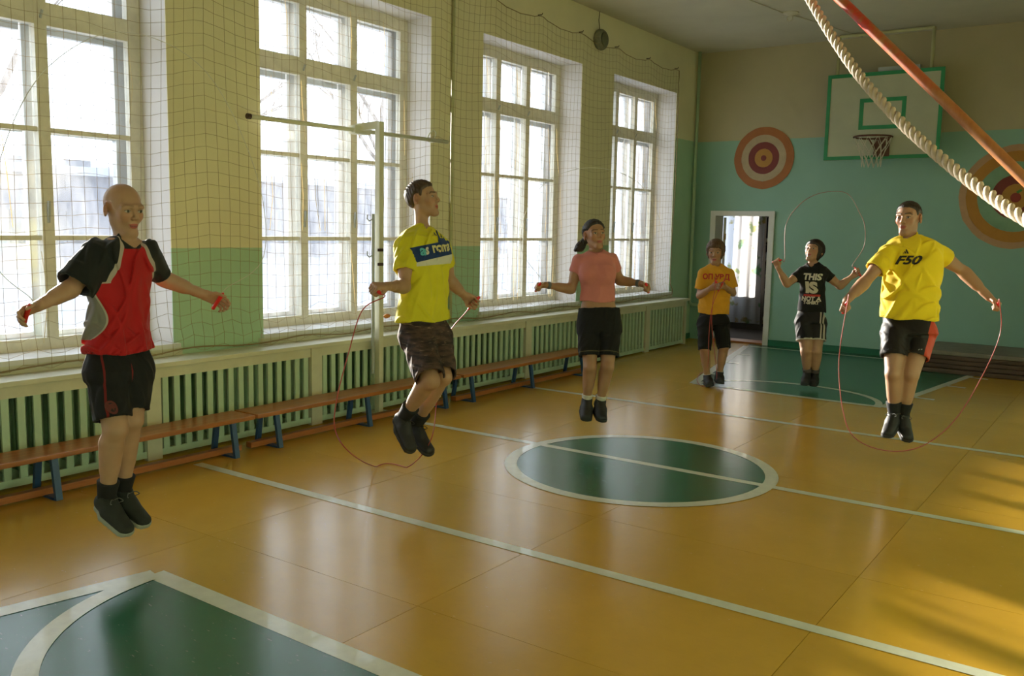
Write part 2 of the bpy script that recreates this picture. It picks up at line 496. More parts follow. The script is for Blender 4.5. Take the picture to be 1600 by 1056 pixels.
# curtains in the store room
def curtain(x0, x1, y, z0, z1, amp, n, seed):
    rs = np.random.default_rng(seed); vs = []; fs = []; nz = 10
    for i in range(n+1):
        x = x0+(x1-x0)*i/n
        w = amp*math.sin(i*1.25+rs.uniform(-.3, .3))
        for k in range(nz+1):
            t = k/nz
            vs.append((x+.01*math.sin(i+k*.7), y+w*(1.1-.5*t), z0+(z1-z0)*t))
    for i in range(n):
        for k in range(nz):
            a = i*(nz+1)+k
            fs.append((a, a+nz+1, a+nz+2, a+1))
    return MB().add(vs, fs)
def sheer(name, c1, c2, tl):
    m, nt, b = _new(name)
    nf = ramp(nt, noise(nt, 5.5, 3, .5), .56, .64)
    n2 = noise(nt, 3, 2); cc = mixcol(nt, ramp(nt, n2, .35, .65), c2, (.60, .42, .12))
    col = mixcol(nt, nf, c1, cc)
    nt.links.new(col, b.inputs['Base Color']); b.inputs['Roughness'].default_value = .9
    t = nt.nodes.new('ShaderNodeBsdfTranslucent'); nt.links.new(col, t.inputs[0])
    mx = nt.nodes.new('ShaderNodeMixShader'); mx.inputs[0].default_value = tl
    nt.links.new(b.outputs[0], mx.inputs[1]); nt.links.new(t.outputs[0], mx.inputs[2])
    nt.links.new(mx.outputs[0], nt.nodes['Material Output'].inputs[0])
    return m
cu = curtain(-6.4, -5.16, 14.40, .12, 2.5, .014, 34, 2).build('sheer_curtain', sheer('sheer_curtain', (.78, .80, .86), (.20, .42, .30), .55), None, True)
tag(cu, 'white sheer curtain with coloured patches lit in the doorway', 'curtain')
cu = curtain(-5.06, -4.72, 14.22, .1, 2.5, .03, 18, 4).build('dark_curtain', sheer('dark_curtain', (.018, .02, .028), (.30, .36, .46), .05), None, True)
tag(cu, 'dark curtain with pale blue figures at the right side of doorway', 'curtain')

# --- the windows
def bbox_mesh(name, sx, sy, sz, m):
    key = (name, round(sx, 3), round(sy, 3), round(sz, 3))
    if key not in cache:
        me = MB().box(-sx/2, sx/2, -sy/2, sy/2, -sz/2, sz/2).mesh(name); me.materials.append(m); cache[key] = me
    return cache[key]
def piece(name, x0, x1, y0, y1, z0, z1, m, parent):
    o = link(name, bbox_mesh(name, x1-x0, y1-y0, z1-z0, m), None, parent)
    o.location = ((x0+x1)/2, (y0+y1)/2, (z0+z1)/2)
    return o
WLAB = ['behind the photographer', 'alongside the photographer', 'behind the boy in the red shirt', 'behind the tall white post', 'left of the girl in the pink top', 'closest to the corner pipe']
ROWS = [(ZS+.10, 1.465), (1.495, 2.165), (2.195, 2.84)]
for wi, (a, b) in enumerate(WINS):
    w = empty('window_%d' % (wi+1), (XF, (a+b)/2, ZS), 'tall double glazed wooden window ' + WLAB[wi], kind='structure')
    W = b-a; mull = [a+W*.345, a+W*.640]
    cols = [(a+.10, mull[0]-.04), (mull[0]+.04, mull[1]-.04), (mull[1]+.04, b-.10)]
    for xx, mm, outer in ((XF, M['frame'], 0), (XF-.13, M['outerframe'], 1)):
        x1 = xx; x0 = xx-.055
        e = .0 if not outer else .03
        piece('frame_jamb', x0, x1, a, a+.10+e, ZS, ZT, mm, w); piece('frame_jamb', x0, x1, b-.10-e, b, ZS, ZT, mm, w)
        piece('frame_head', x0, x1, a+.10+e, b-.10-e, 3.42, ZT, mm, w); piece('frame_sill', x0, x1, a+.10+e, b-.10-e, ZS, ZS+.10+e, mm, w)
        for mu in mull:
            piece('mullion', x0-.0, x1+.012*(1-outer), mu-.04-e/2, mu+.04+e/2, ZS+.10+e, 3.42, mm, w)
        for c0, c1 in cols:
            c0 += e; c1 -= e
            piece('transom', x0, x1+.01*(1-outer), c0, c1, 2.84-e, 2.985+e, mm, w)
            for z in (1.48, 2.18):
                piece('glazing_bar', x0+.01, x1-.005, c0, c1, z-.016, z+.016, mm, w)
            for z0, z1 in [(ROWS[0][0]+e, ROWS[0][1]), ROWS[1], (ROWS[2][0], ROWS[2][1]-e), (2.985+e, 3.42)]:
                piece('pane', x0+.025, x0+.029, c0, c1, z0, z1, M['glass'], w)
    if wi >= 2:
        # thin reveals between sashes and dark joints with latches
        for mu in mull:
            MB().bar((XF+.012, mu, 2.88), (XF+.032, mu+.005, 2.93), .012, .012).build('latch', M['greymetal'], w)
            MB().bar((XF+.014, mu, 1.58), (XF+.030, mu, 1.72), .014, .02, (1, 0, 0)).build('latch', M['greymetal'], w)
    o = MB().box(XF-.0, XW+.045, a-.03, b+.03, ZS-.01, ZS+.022).build('window_sill', M['sill'], w)
    o = MB().box(XW, XW+.03, a-.05, b+.05, .655, ZS-.01).build('sill_apron', M['cream'], w)

# --- radiator covers along the window wall
PY = [-5.0, -3.72, -2.28, -.85, .60, 2.05, 3.49, 4.945, 6.45, 7.97, 9.40, 10.79, 12.0]
XC = -5.40
led = MB().box(XW+.002, XC+.035, Y0+.01, 12.06, .625, .657).build('ledge_board', M['cream'], bevel=.004)
tag(led, 'long cream wooden ledge running on top of the radiator covers', 'ledge')
CLAB = {5: 'pale green slatted radiator cover behind the boy in red, left of his legs', 6: 'pale green slatted radiator cover between the boy in red and the white post',
        7: 'pale green slatted radiator cover standing directly behind the tall white post', 8: 'pale green slatted radiator cover just right of the boy with navy band',
        9: 'pale green slatted radiator cover left of and behind the girl in pink', 10: 'pale green slatted radiator cover right of the girl in pink, without a bench',
        11: 'last pale green slatted radiator cover, ending beside the corner pipe'}
RLAB = {5: 'green radiator behind the slats next to the boy in red', 6: 'green radiator behind the slats between the boy in red and the post', 7: 'green radiator behind the slats at the white post',
        8: 'green radiator behind the slats right of the boy with navy band', 9: 'green radiator behind the slats left of the girl in pink', 10: 'green radiator behind the slats right of the girl in pink',
        11: 'green radiator behind the last slatted cover near the corner pipe'}
slm = None
for i in range(4, len(PY)-1):
    y0, y1 = PY[i]+.055, PY[i+1]-.055
    r = empty('radiator_cover', (XC, (y0+y1)/2, 0), CLAB.get(i, 'pale green slatted radiator cover alongside the photographer'), 'radiator cover', 'radiator cover panels along the window wall')
    MB().box(XC-.022, XC, y0, y1, .552, .624).build('top_rail', M['cream'], r)
    MB().box(XC-.022, XC, y0, y1, .018, .062).build('bottom_rail', M['slat'], r)
    MB().box(XC-.03, XC+.014, PY[i]-.055, PY[i]+.055, 0, .624).build('post', M['cream'], r)
    if i == len(PY)-2:
        MB().box(XC-.03, XC+.014, y1, y1+.06, 0, .624).build('post', M['cream'], r)
        MB().box(XW, XC-.03, y1+.03, y1+.05, 0, .624).build('end_panel', M['slat'], r)
    n = int(round((y1-y0)/.092))
    for k in range(n):
        if slm is None:
            slm = MB().box(-.009, .009, -.022, .022, -.245, .245).mesh('slat'); slm.materials.append(M['slat'])
        s = link('slat', slm, None, r)
        s.location = (XC-.012, y0+(k+.5)*(y1-y0)/n, .307)
colm = MB()
for dx in (-.045, .045):
    colm.tube([(dx, 0, -.24), (dx, 0, .24)], .022, 8)
colm.tube([(-.06, 0, .24), (.06, 0, .24)], .028, 8); colm.tube([(-.06, 0, -.24), (.06, 0, -.24)], .028, 8)
colm.box(-.05, .05, -.008, .008, -.2, .2)
colm = colm.mesh('column'); colm.materials.append(M['radiator'])
for i in range(5, len(PY)-1):
    yc = (PY[i]+PY[i+1])/2
    r = empty('radiator', (XW+.12, yc, .07), RLAB[i], 'radiator', 'radiators behind the covers')
    for k in range(11):
        c = link('column', colm, None, r); c.location = (XW+.115, yc-.5+k*.1, .34)
    for z in (.12, .56):
        MB().tube([(XW+.115, PY[i]+.02, z), (XW+.115, PY[i+1]-.04, z)], .016, 8).build('feed_pipe', M['radiator'], r)

# --- benches
def bench(y0, y1, stands, label):
    r = empty('gym_bench', (-5.13, (y0+y1)/2, 0), label, 'bench')
    MB().box(-5.26, -5.0, y0, y1, .245, .275).build('seat_plank', M['wood'], r, bevel=.006)
    MB().box(-5.175, -5.115, y0+.03, y1-.03, .012, .052).build('lower_rail', M['rail'], r, bevel=.004)
    for s in stands:
        for sx in (-1, 1):
            MB().bar((-5.13+sx*.085, s, .245), (-5.13+sx*.125, s, .0), .038, .024, (1, 0, 0)).build('leg', M['blue'], r)
        MB().bar((-5.245, s, .008), (-5.015, s, .008), .045, .014).build('stand_foot', M['blue'], r)
bench(.6, 4.02, (1.0, 2.62, 3.86), 'low brown wooden bench with blue legs behind the boy in red')
bench(4.04, 6.32, (4.24, 5.16, 6.12), 'low brown wooden bench with blue legs in front of the white post')
bench(6.36, 8.72, (6.52, 7.50, 8.5), 'low brown wooden bench with blue legs behind the girl in pink')
# ================================================================== gym fittings
# --- volleyball post with its cross bar
PX, PYY = -5.33, 5.60
r = empty('volleyball_post', (PX, PYY, 0), 'tall cream square volleyball post standing between bench and radiator covers', 'post')
MB().box(PX-.027, PX+.027, PYY-.027, PYY+.027, 0, 2.46).build('pole', M['post'], r, bevel=.004)
MB().box(PX-.12, PX+.06, PYY-.09, PYY+.09, 0, .012).build('base_plate', M['post'], r)
MB().bar((PX, PYY, 2.435), (XW+.12, PYY-.06, 2.415), .05, .06).build('bracket_arm', M['post'], r, bevel=.004)
MB().box(XW+.09, XW+.17, PYY-.13, PYY+.05, 2.36, 2.43).build('clamp', M['post'], r, bevel=.004)
rod = MB().tube([(PX+.0, PYY-.075, .35), (PX+.0, PYY-.075, 1.70)], .014, 8).build('tension_rod', M['greymetal'], r)
for z in (1.66, 1.36):
    MB().tube([(PX, PYY-.075, z), (PX+.0, PYY-.12, z-.02), (PX, PYY-.145, z+.0), (PX, PYY-.14, z+.03)], .005, 6).build('hook', M['greymetal'], rod)
for z in (1.40, 1.28):
    MB().box(PX+.027, PX+.04, PYY-.05, PYY+.01, z-.012, z+.012).build('clip', M['darkbrown'], r)
r = empty('cross_bar', (XW+.13, 5.55, 2.395), 'long thin cream pipe fixed level across the window behind the post', 'pipe')
MB().tube([(XW+.13, 4.42, 2.385), (XW+.13, 6.72, 2.40)], .018, 10).build('bar', M['post'], r, True)
MB().tube([(XW+.13, 4.40, 2.385), (XW+.13, 4.43, 2.385)], .021, 10).build('end_cap', M['darkbrown'], r)
MB().tube([(XW+.0, 6.62, 2.40), (XW+.13, 6.62, 2.40)], .012, 8).build('wall_bracket', M['post'], r)
MB().tube([(XW+.02+.03*math.cos(a), 6.62+.05*math.sin(a), 2.45+.05*math.cos(a)) for a in np.linspace(0, 6.0, 14)], .006, 6).build('ring', M['post'], r)
o = MB().lathe((XW+.10, 5.93, .80), (.3, 1, .1), [(-.035, .006), (-.02, .016), (0, .02), (.02, .016), (.035, .006)], 12).build('orange_tag', mat('orange_plastic', (.62, .22, .03), .4), None, True)
tag(o, 'small orange tag caught in the net beside the white post', 'tag')
# --- pipes
def pipe(name, pts, rad, m, label):
    o = MB().tube(pts, rad, 10).build(name, m, None, True); tag(o, label, 'pipe'); return o
M['pipepaint'] = mat('pipe_paint', (.50, .50, .28), .45, .1, 5)
M['pipegreen'] = mat('pipe_paint_green', (.36, .50, .34), .45, .1, 5)
pipe('heating_pipe', [(XW+.019, 6.93, .66), (XW+.019, 6.93, 4.2)], .017, M['pipepaint'], 'thin yellow painted pipe running up the pier between two windows')
pipe('corner_pipe', [(-5.60, 12.56, 4.2), (-5.60, 12.56, .62), (-5.60, 12.57, .55), (-5.58, 12.62, .52), (-5.5, 12.64, .52)], .024, M['pipegreen'], 'painted vertical pipe standing in the corner of the room')
pipe('low_pipe', [(-5.56, 12.06, .03), (-5.56, 12.08, .16), (-5.56, 12.16, .20), (-5.56, 12.26, .16), (-5.56, 12.28, .03)], .02, M['sill'], 'small bent white pipe rising from floor beside radiator cover')
# --- loudspeaker
r = empty('loudspeaker', (XW, 9.70, 3.87), 'small round grey loudspeaker hung high on the window wall', 'loudspeaker')
MB().lathe((XW+.005, 9.70, 3.87), (1, 0, 0), [(0, .11), (.03, .125), (.06, .12), (.085, .10)], 24).build('body', M['speaker'], r, True)
MB().lathe((XW+.09, 9.70, 3.87), (1, 0, 0), [(0, .085), (.018, .07), (.028, .03)], 20).build('cone', mat('speaker_cone', (.14, .15, .10), .7), r, True)
MB().tube([(XW+.02, 9.70, 3.98), (XW+.012, 9.69, 4.1), (XW+.012, 9.70, 4.2)], .004, 6).build('cable', M['darkbrown'], r)
# --- ceiling hook
r = empty('ceiling_hook', (-3.73, 10.89, 4.2), 'small round hook plate with wire fixed to ceiling', 'hook')
MB().lathe((-3.73, 10.89, 4.2), (0, 0, -1), [(0, .10), (.012, .10), (.02, .07), (.04, .03)], 18).build('plate', M['ceil'], r)
MB().tube([(-3.73+.035*math.cos(a), 10.89, 4.135+.035*math.sin(a)) for a in np.linspace(0, 6.283, 14)], .007, 6).build('ring', M['ceil'], r)
MB().tube([(-4.2, 8.2, 4.193), (-3.8, 10.8, 4.190), (-3.65, 11.3, 4.190), (-3.35, 12.65, 4.193)], .006, 6).build('wire', M['ceil'], r)

# --- basketball backboard
BY = 12.30; bx0, bx1, bz0, bz1 = -3.66, -2.25, 2.58, 3.675
r = empty('basketball_backboard', (-2.95, YB, bz0), 'cream basketball backboard with green border above mint wall', 'backboard')
MB().box(bx0, bx1, BY, BY+.035, bz0, bz1).build('board', M['board'], r)
def rect_frame(x0, x1, z0, z1, w, y0, y1, name):
    mb = MB(); mb.box(x0, x1, y0, y1, z0, z0+w); mb.box(x0, x1, y0, y1, z1-w, z1); mb.box(x0, x0+w, y0, y1, z0+w, z1-w); mb.box(x1-w, x1, y0, y1, z0+w, z1-w)
    mb.build(name, M['bgreen'], r)
rect_frame(bx0, bx1, bz0, bz1, .046, BY-.006, BY, 'border')
q0 = px_y(1341, 203, BY); q1 = px_y(1417, 150, BY)
rect_frame(q0[0], q1[0], q0[2], q1[2], .05, BY-.005, BY, 'aiming_square')
for x in (-3.56, -2.42):
    MB().tube([(x, BY+.05, bz0+.1), (x, BY+.05, 4.17)], .022, 10).build('hanger_pole', M['pipepaint'], r, True)
    MB().tube([(x, BY+.05, bz0+.3), (x, YB, bz0+.3)], .02, 8).build('wall_strut', M['pipepaint'], r)
    MB().tube([(x, BY+.05, bz1-.2), (x, YB, bz1-.2)], .02, 8).build('wall_strut', M['pipepaint'], r)
MB().tube([(-3.56, BY+.05, 4.165), (-2.42, BY+.05, 4.165)], .02, 8).build('top_bar', M['pipepaint'], r)
MB().box(-3.05, -2.55, BY+.04, BY+.09, bz1+.0, bz1+.06).build('top_plate', M['greymetal'], r)
rc = px_y(1364, 214, BY-.30)
hp = empty('basketball_hoop', (rc[0], BY-.01, rc[2]), 'rusty basketball rim with a worn net below the green square', 'hoop')
RR = .225
MB().tube([(rc[0]+RR*math.cos(a), rc[1]+RR*math.sin(a), rc[2]) for a in np.linspace(0, 2*math.pi, 33)[:-1]], .011, 8, closed=True).build('rim', M['hoop'], hp, True)
MB().box(rc[0]-.05, rc[0]+.14, BY-.03, BY-.007, rc[2]-.22, rc[2]+.02).build('mounting_plate', M['hoop'], hp)
for sx in (-.1, .1):
    MB().bar((rc[0]+sx, rc[1]+RR-.02, rc[2]-.01), (rc[0]+sx*.4+.04, BY-.03, rc[2]-.16), .02, .02).build('brace', M['hoop'], hp)
MB().box(rc[0]-.03, rc[0]+.03, rc[1]+RR-.01, BY-.02, rc[2]-.02, rc[2]+.01).build('neck', M['hoop'], hp)
netm = MB(); n = 12; lv = [(0, RR), (.10, .19), (.19, .15), (.28, .12), (.37, .115)]
for i in range(len(lv)-1):
    for k in range(n):
        for s in (-.5, .5):
            a0 = 2*math.pi*(k+.5*(i % 2))/n; a1 = a0+s*2*math.pi/n
            netm.tube([(rc[0]+lv[i][1]*math.cos(a0), rc[1]+lv[i][1]*math.sin(a0), rc[2]-lv[i][0]), (rc[0]+lv[i+1][1]*math.cos(a1), rc[1]+lv[i+1][1]*math.sin(a1), rc[2]-lv[i+1][0])], .004, 4, caps=False)
netm.build('net', M['cordwhite'], hp)

# --- painted targets on the far wall
def target(c, rings, label, apple=False):
    r = empty('target', (c[0], YB, c[2]), label, 'target')
    rs = random.Random(int(c[0]*100))
    for i, (ro, col) in enumerate(rings):
        ri = rings[i+1][0] if i+1 < len(rings) else 0
        wob = [1+rs.uniform(-.008, .008) for _ in range(40)]
        vs = []; fs = []; n = 40; t0 = YB-.010
        for rad in (ro, ri):
            for k in range(n):
                a = 2*math.pi*k/n; rr = rad*wob[k]
                vs.append((c[0]+rr*math.cos(a), t0, c[2]+rr*math.sin(a)))
        for k in range(n):
            l = (k+1) % n
            fs.append((k, l, n+l, n+k) if ri else (k, l, n+k))
        if ri == 0:
            vs = vs[:n]; fs = [tuple(range(n))]
        nn = len(vs)
        vs += [(c[0]+ro*wob[k]*math.cos(2*math.pi*k/n), YB-.002, c[2]+ro*wob[k]*math.sin(2*math.pi*k/n)) for k in range(n)]
        fs += [(k, nn+k, nn+(k+1) % n, (k+1) % n) for k in range(n)]
        MB().add(vs, fs).build('ring', mat('target_paint', col, .5, .08, 8), r)
    if apple:
        MB().lathe((c[0], YB-.014, c[2]-.01), (0, 1, 0), [(0, .057), (.005, .06)], 20).build('apple', mat('apple_red', (.25, .02, .012), .5), r)
        MB().bar((c[0]+.01, YB-.012, c[2]+.05), (c[0]+.06, YB-.012, c[2]+.085), .004, .03).build('leaf', mat('leaf_green', (.05, .2, .03), .5), r)
ORG, CRM, DRD, YEL = (.36, .12, .02), (.44, .34, .20), (.18, .02, .012), (.44, .21, .025)
target(px_y(1193.5, 247, YB), [(.435, ORG), (.325, CRM), (.225, DRD), (.13, YEL), (.04, DRD)], 'round orange and red ring target above the doorway')
target((-1.42, YB, 2.11), [(.635, (.48, .28, .14)), (.555, (.45, .20, .02)), (.425, (.20, .36, .22)), (.27, DRD), (.155, YEL)], 'large ring target with a red apple at its centre', True)

# --- stack of mats in the far corner
zz = 0
for k in range(5):
    h = .052; dx = random.Random(k).uniform(-.03, .03); y0 = 11.58+(.05 if k else 0)+random.Random(k+9).uniform(-.02, .03)
    vs = MB().box(-2.16+dx, XR-.03, y0, YB-.03, zz+.001, zz+h)
    o = vs.build('gym_mat', M['mat'] if k < 4 else M['mattop'], None, bevel=.012)
    tag(o, ['dark brown folded gym mat lying on the floor, lowest of the stack', 'dark brown gym mat second from bottom of the corner stack', 'dark brown gym mat in the middle of the corner stack', 'dark brown gym mat directly under the greyish top mat', 'greyish brown gym mat on top of the corner stack'][k], 'gym mat')
    zz += h+.001

# --- safety net hung over the window wall
NY0, NY1 = -.2, 11.88; dy = .086
ny = int((NY1-NY0)/dy); nzr = 37
hooks = [NY0 + i*.86 for i in range(40)]
def ztop(y):
    t = ((y-NY0) % .86)/.86
    return 3.93-.012*(y-4) - .055*4*t*(1-t) + .012*math.sin(y*1.7)
def inwin(y):
    for a, b in WINS:
        if a+.04 < y < b-.04: return 1
    return 0
nodes = np.zeros((ny+1, nzr+1, 3))
ph = rng.uniform(0, 6.28, 8)
for i in range(ny+1):
    y = NY0+i*(NY1-NY0)/ny
    zt = ztop(y); zb = .685+.012*math.sin(y*5)
    for k in range(nzr+1):
        t = k/nzr
        z = zt+(zb-zt)*t
        s = t*(1-t)*4
        yy = y+s*(.030*math.sin(y*2.3+ph[0]+t*2)+.018*math.sin(y*6.1+ph[1]+t*5))
        z2 = z+s*(.035*math.sin(y*2.25+ph[2]+t*1.3)+.016*math.sin(y*5.3+ph[3]-t*4)) + .004*math.sin(i*2.1+k*1.7)
        x = XW+.052+s*(.018+.018*math.sin(y*3.1+ph[4]+t*3)) + (.03 if t > .96 else 0)
        if inwin(y) and t < .95: x -= .018*s*(1+math.sin(y*4+ph[5]))
        if t > .93: x = max(x, XW+.062)
        if k > nzr-4: z2 = z + .02*math.sin(i*1.9+k)
        nodes[i, k] = (x, yy, z2)
A = []; B = []
for i in range(ny+1):
    for k in range(nzr+1):
        if k < nzr: A.append(nodes[i, k]); B.append(nodes[i, k+1])
        if i < ny: A.append(nodes[i, k]); B.append(nodes[i+1, k])
def thin_segments(A, B, rad):
    A = np.array(A); B = np.array(B); d = B-A; d /= np.linalg.norm(d, axis=1)[:, None]
    up = np.where(np.abs(d[:, 2:3]) > .7, np.array([[1., 0, 0]]), np.array([[0, 0, 1.]]))
    s = np.cross(d, up); s /= np.linalg.norm(s, axis=1)[:, None]; q = np.cross(d, s)
    vs = []
    for P in (A, B):
        for k in range(3):
            a = 2*math.pi*k/3
            vs.append(P+rad*(s*math.cos(a)+q*math.sin(a)))
    V = np.stack(vs, 1).reshape(-1, 3); n = len(A)
    base = (np.arange(n)*6)[:, None, None]
    F = np.array([[0, 1, 4, 3], [1, 2, 5, 4], [2, 0, 3, 5]])[None]+base
    return V, F.reshape(-1, 4)
def np_mesh(name, V, F):
    me = bpy.data.meshes.new(name)
    F = np.asarray(F); k = F.shape[1]
    me.vertices.add(len(V)); me.vertices.foreach_set('co', np.asarray(V, dtype=np.float32).ravel())
    me.loops.add(F.size); me.loops.foreach_set('vertex_index', F.astype(np.int32).ravel())
    me.polygons.add(len(F)); me.polygons.foreach_set('loop_start', np.arange(0, F.size, k, dtype=np.int32))
    me.polygons.foreach_set('loop_total', np.full(len(F), k, dtype=np.int32))
    me.update(calc_edges=True); me.validate()
    return me
def cord_mat(name, col, tl):
    m, nt, b = _new(name)
    b.inputs['Base Color'].default_value = (*col, 1); b.inputs['Roughness'].default_value = .5
    t = nt.nodes.new('ShaderNodeBsdfTranslucent'); t.inputs[0].default_value = (*col, 1)
    mx = nt.nodes.new('ShaderNodeMixShader'); mx.inputs[0].default_value = tl
    nt.links.new(b.outputs[0], mx.inputs[1]); nt.links.new(t.outputs[0], mx.inputs[2])
    nt.links.new(mx.outputs[0], nt.nodes['Material Output'].inputs[0])
    return m
M['netcord'] = cord_mat('net_cord', (.40, .31, .17), .4)
r = empty('safety_net', (XW+.05, 5.8, .7), 'thin cord safety net hung over the whole window wall', 'net')
V, F = thin_segments(A, B, .0014)
o = link('mesh_cords', np_mesh('mesh_cords', V, F), M['netcord'], r); tag(o, kind='stuff')
tp = []
for i in range(ny+1):
    p = nodes[i, 0]; tp.append(p)
MB().tube(tp, .0045, 5, caps=False).build('top_rope', M['netcord'], r)
bt = [(XW+.07+.012*math.sin(i*.9), nodes[i, -1][1], .692+.014*math.sin(i*.55)) for i in range(ny+1)]
MB().tube(bt, .0055, 5, caps=False).build('bottom_rope', M['netcord'], r)
MB().tube([nodes[-1, k]+np.array([.0, .008*math.sin(k*2.3), 0]) for k in range(nzr+1)], .006, 5, caps=False).build('side_rope', M['netcord'], r)
for h in hooks:
    if h < NY1+.2:
        z = ztop(h+1e-6)
        MB().tube([(XW-.01, h, z+.015), (XW+.05, h, z+.012), (XW+.055, h+.006, z+.03)], .005, 5).build('wall_hook', M['darkbrown'], r)
# pale strands added for net folds in the sun, their glint in the colour
strand = []
for wi in (2, 3, 4, 5):
    a, b = WINS[wi]
    rs = random.Random(wi)
    for k in range(13 if wi > 2 else 8):
        y = a+.15+(b-a-.2)*(k+rs.uniform(-.2, .2))/(13 if wi > 2 else 8)
        for z0, z1 in ((.82, 1.4), (1.55, 2.1), (2.25, 2.75), (3.0, 3.4)):
            if rs.random() < (.45 if wi < 4 else .62):
                yy = y+rs.uniform(-.03, .03)
                strand.append([(XW-.06, yy, z1), (XW-.055, yy+rs.uniform(-.01, .03), (z0+z1)/2), (XW-.05, yy+rs.uniform(-.03, .06), z0)])
mb = MB()
for s in strand: mb.tube(s, .0022, 4, caps=False)
o = mb.build('sunlit_fold_strands', cord_mat('sunlit_fold_tone', (.80, .70, .48), .5), r); tag(o, kind='stuff')

# --- climbing rope and pole pulled aside
rp = [px(1180, -190, 4.5), px(1225, -80, 4.15), px(1268, 3, 3.9), px(1330, 101, 3.6), px(1400, 183, 3.3), px(1480, 255, 3.0), px(1550, 308, 2.75), px(1600, 341, 2.58), px(1720, 400, 2.3)]
rp = [np.array(p) for p in rp]
d0 = (rp[0]-rp[1]); d0 /= np.linalg.norm(d0)
top = rp[0]+d0*0.1
# continue up to the ceiling
up_pts = []
z = rp[0][2]; p = rp[0].copy(); dd = d0.copy()
while p[2] < 4.16:
    dd = dd+np.array([0, 0, .10]); dd /= np.linalg.norm(dd); p = p+dd*.12
    up_pts.append(p.copy())
up_pts[-1][2] = 4.185
endw = np.array([XR-.03, rp[-1][1]-.15, rp[-1][2]-.02])
path = catmull(list(reversed(up_pts))+rp+[endw], 10)
# resample evenly
P = np.array(path); L = np.concatenate([[0], np.cumsum(np.linalg.norm(np.diff(P, axis=0), axis=1))])
n = int(L[-1]/.011); S = np.linspace(0, L[-1], n)
P = np.stack([np.interp(S, L, P[:, i]) for i in range(3)], 1)
r = empty('climbing_rope', tuple(P[0]), 'thick white three strand climbing rope slung diagonally from the ceiling', 'rope')
T = np.gradient(P, axis=0); T /= np.linalg.norm(T, axis=1)[:, None]
e1 = np.cross(T, [0, 1, .1]); e1 /= np.linalg.norm(e1, axis=1)[:, None]; e2 = np.cross(T, e1)
M['rope'] = mat('climbing_rope_fibre', (.60, .50, .38), .8, .1, 40, bmp=.3, bscale=200)
for k in range(3):
    a = S/.118*2*math.pi+k*2*math.pi/3
    q = P+.0112*(e1*np.cos(a)[:, None]+e2*np.sin(a)[:, None])
    MB().tube(list(q), .0098, 8).build('strand', M['rope'], r, True)
MB().lathe((P[0][0], P[0][1], 4.2), (0, 0, -1), [(0, .06), (.02, .06), (.05, .03)], 14).build('ceiling_mount', M['greymetal'], r)
MB().lathe((XR, endw[1], endw[2]), (-1, 0, 0), [(0, .04), (.012, .04), (.04, .018)], 12).build('wall_cleat', M['greymetal'], r)
pa = np.array(px(1316, 2, 3.75)); pb = np.array(px(1603, 282, 3.2)); dd = (pb-pa)/np.linalg.norm(pb-pa)
p0 = pa-dd*((4.19-pa[2])/(-dd[2])); p1 = pb+dd*((XR-.05-pb[0])/dd[0] if dd[0] > .05 else 1.0)
if p1[2] < .2: p1 = pb+dd*((.2-pb[2])/dd[2])
def pole_mat():
    m, nt, b = _new('climbing_pole_wood')
    nf = math_(nt, 'MULTIPLY', ramp(nt, noise(nt, 9, 4, .6), .44, .58), ramp(nt, pos_axis(nt, 2), 2.05, 2.45))
    g = ramp(nt, noise(nt, 30, 4, .6, (1, 1, .3)), .3, .7)
    c = mixcol(nt, nf, mixcol(nt, g, (.34, .12, .035), (.46, .20, .07)), (.55, .045, .02))
    nt.links.new(c, b.inputs['Base Color']); b.inputs['Roughness'].default_value = .4
    return m
o = empty('climbing_pole', tuple(p0), 'worn red painted wooden climbing pole leaning across beside the rope', 'pole')
MB().tube([p0+(p1-p0)*t for t in np.linspace(0, 1, 30)], .0205, 14).build('shaft', pole_mat(), o, True)
MB().lathe((p0[0], p0[1], 4.2), (0, 0, -1), [(0, .05), (.02, .05), (.05, .028)], 14).build('ceiling_mount', M['greymetal'], o)
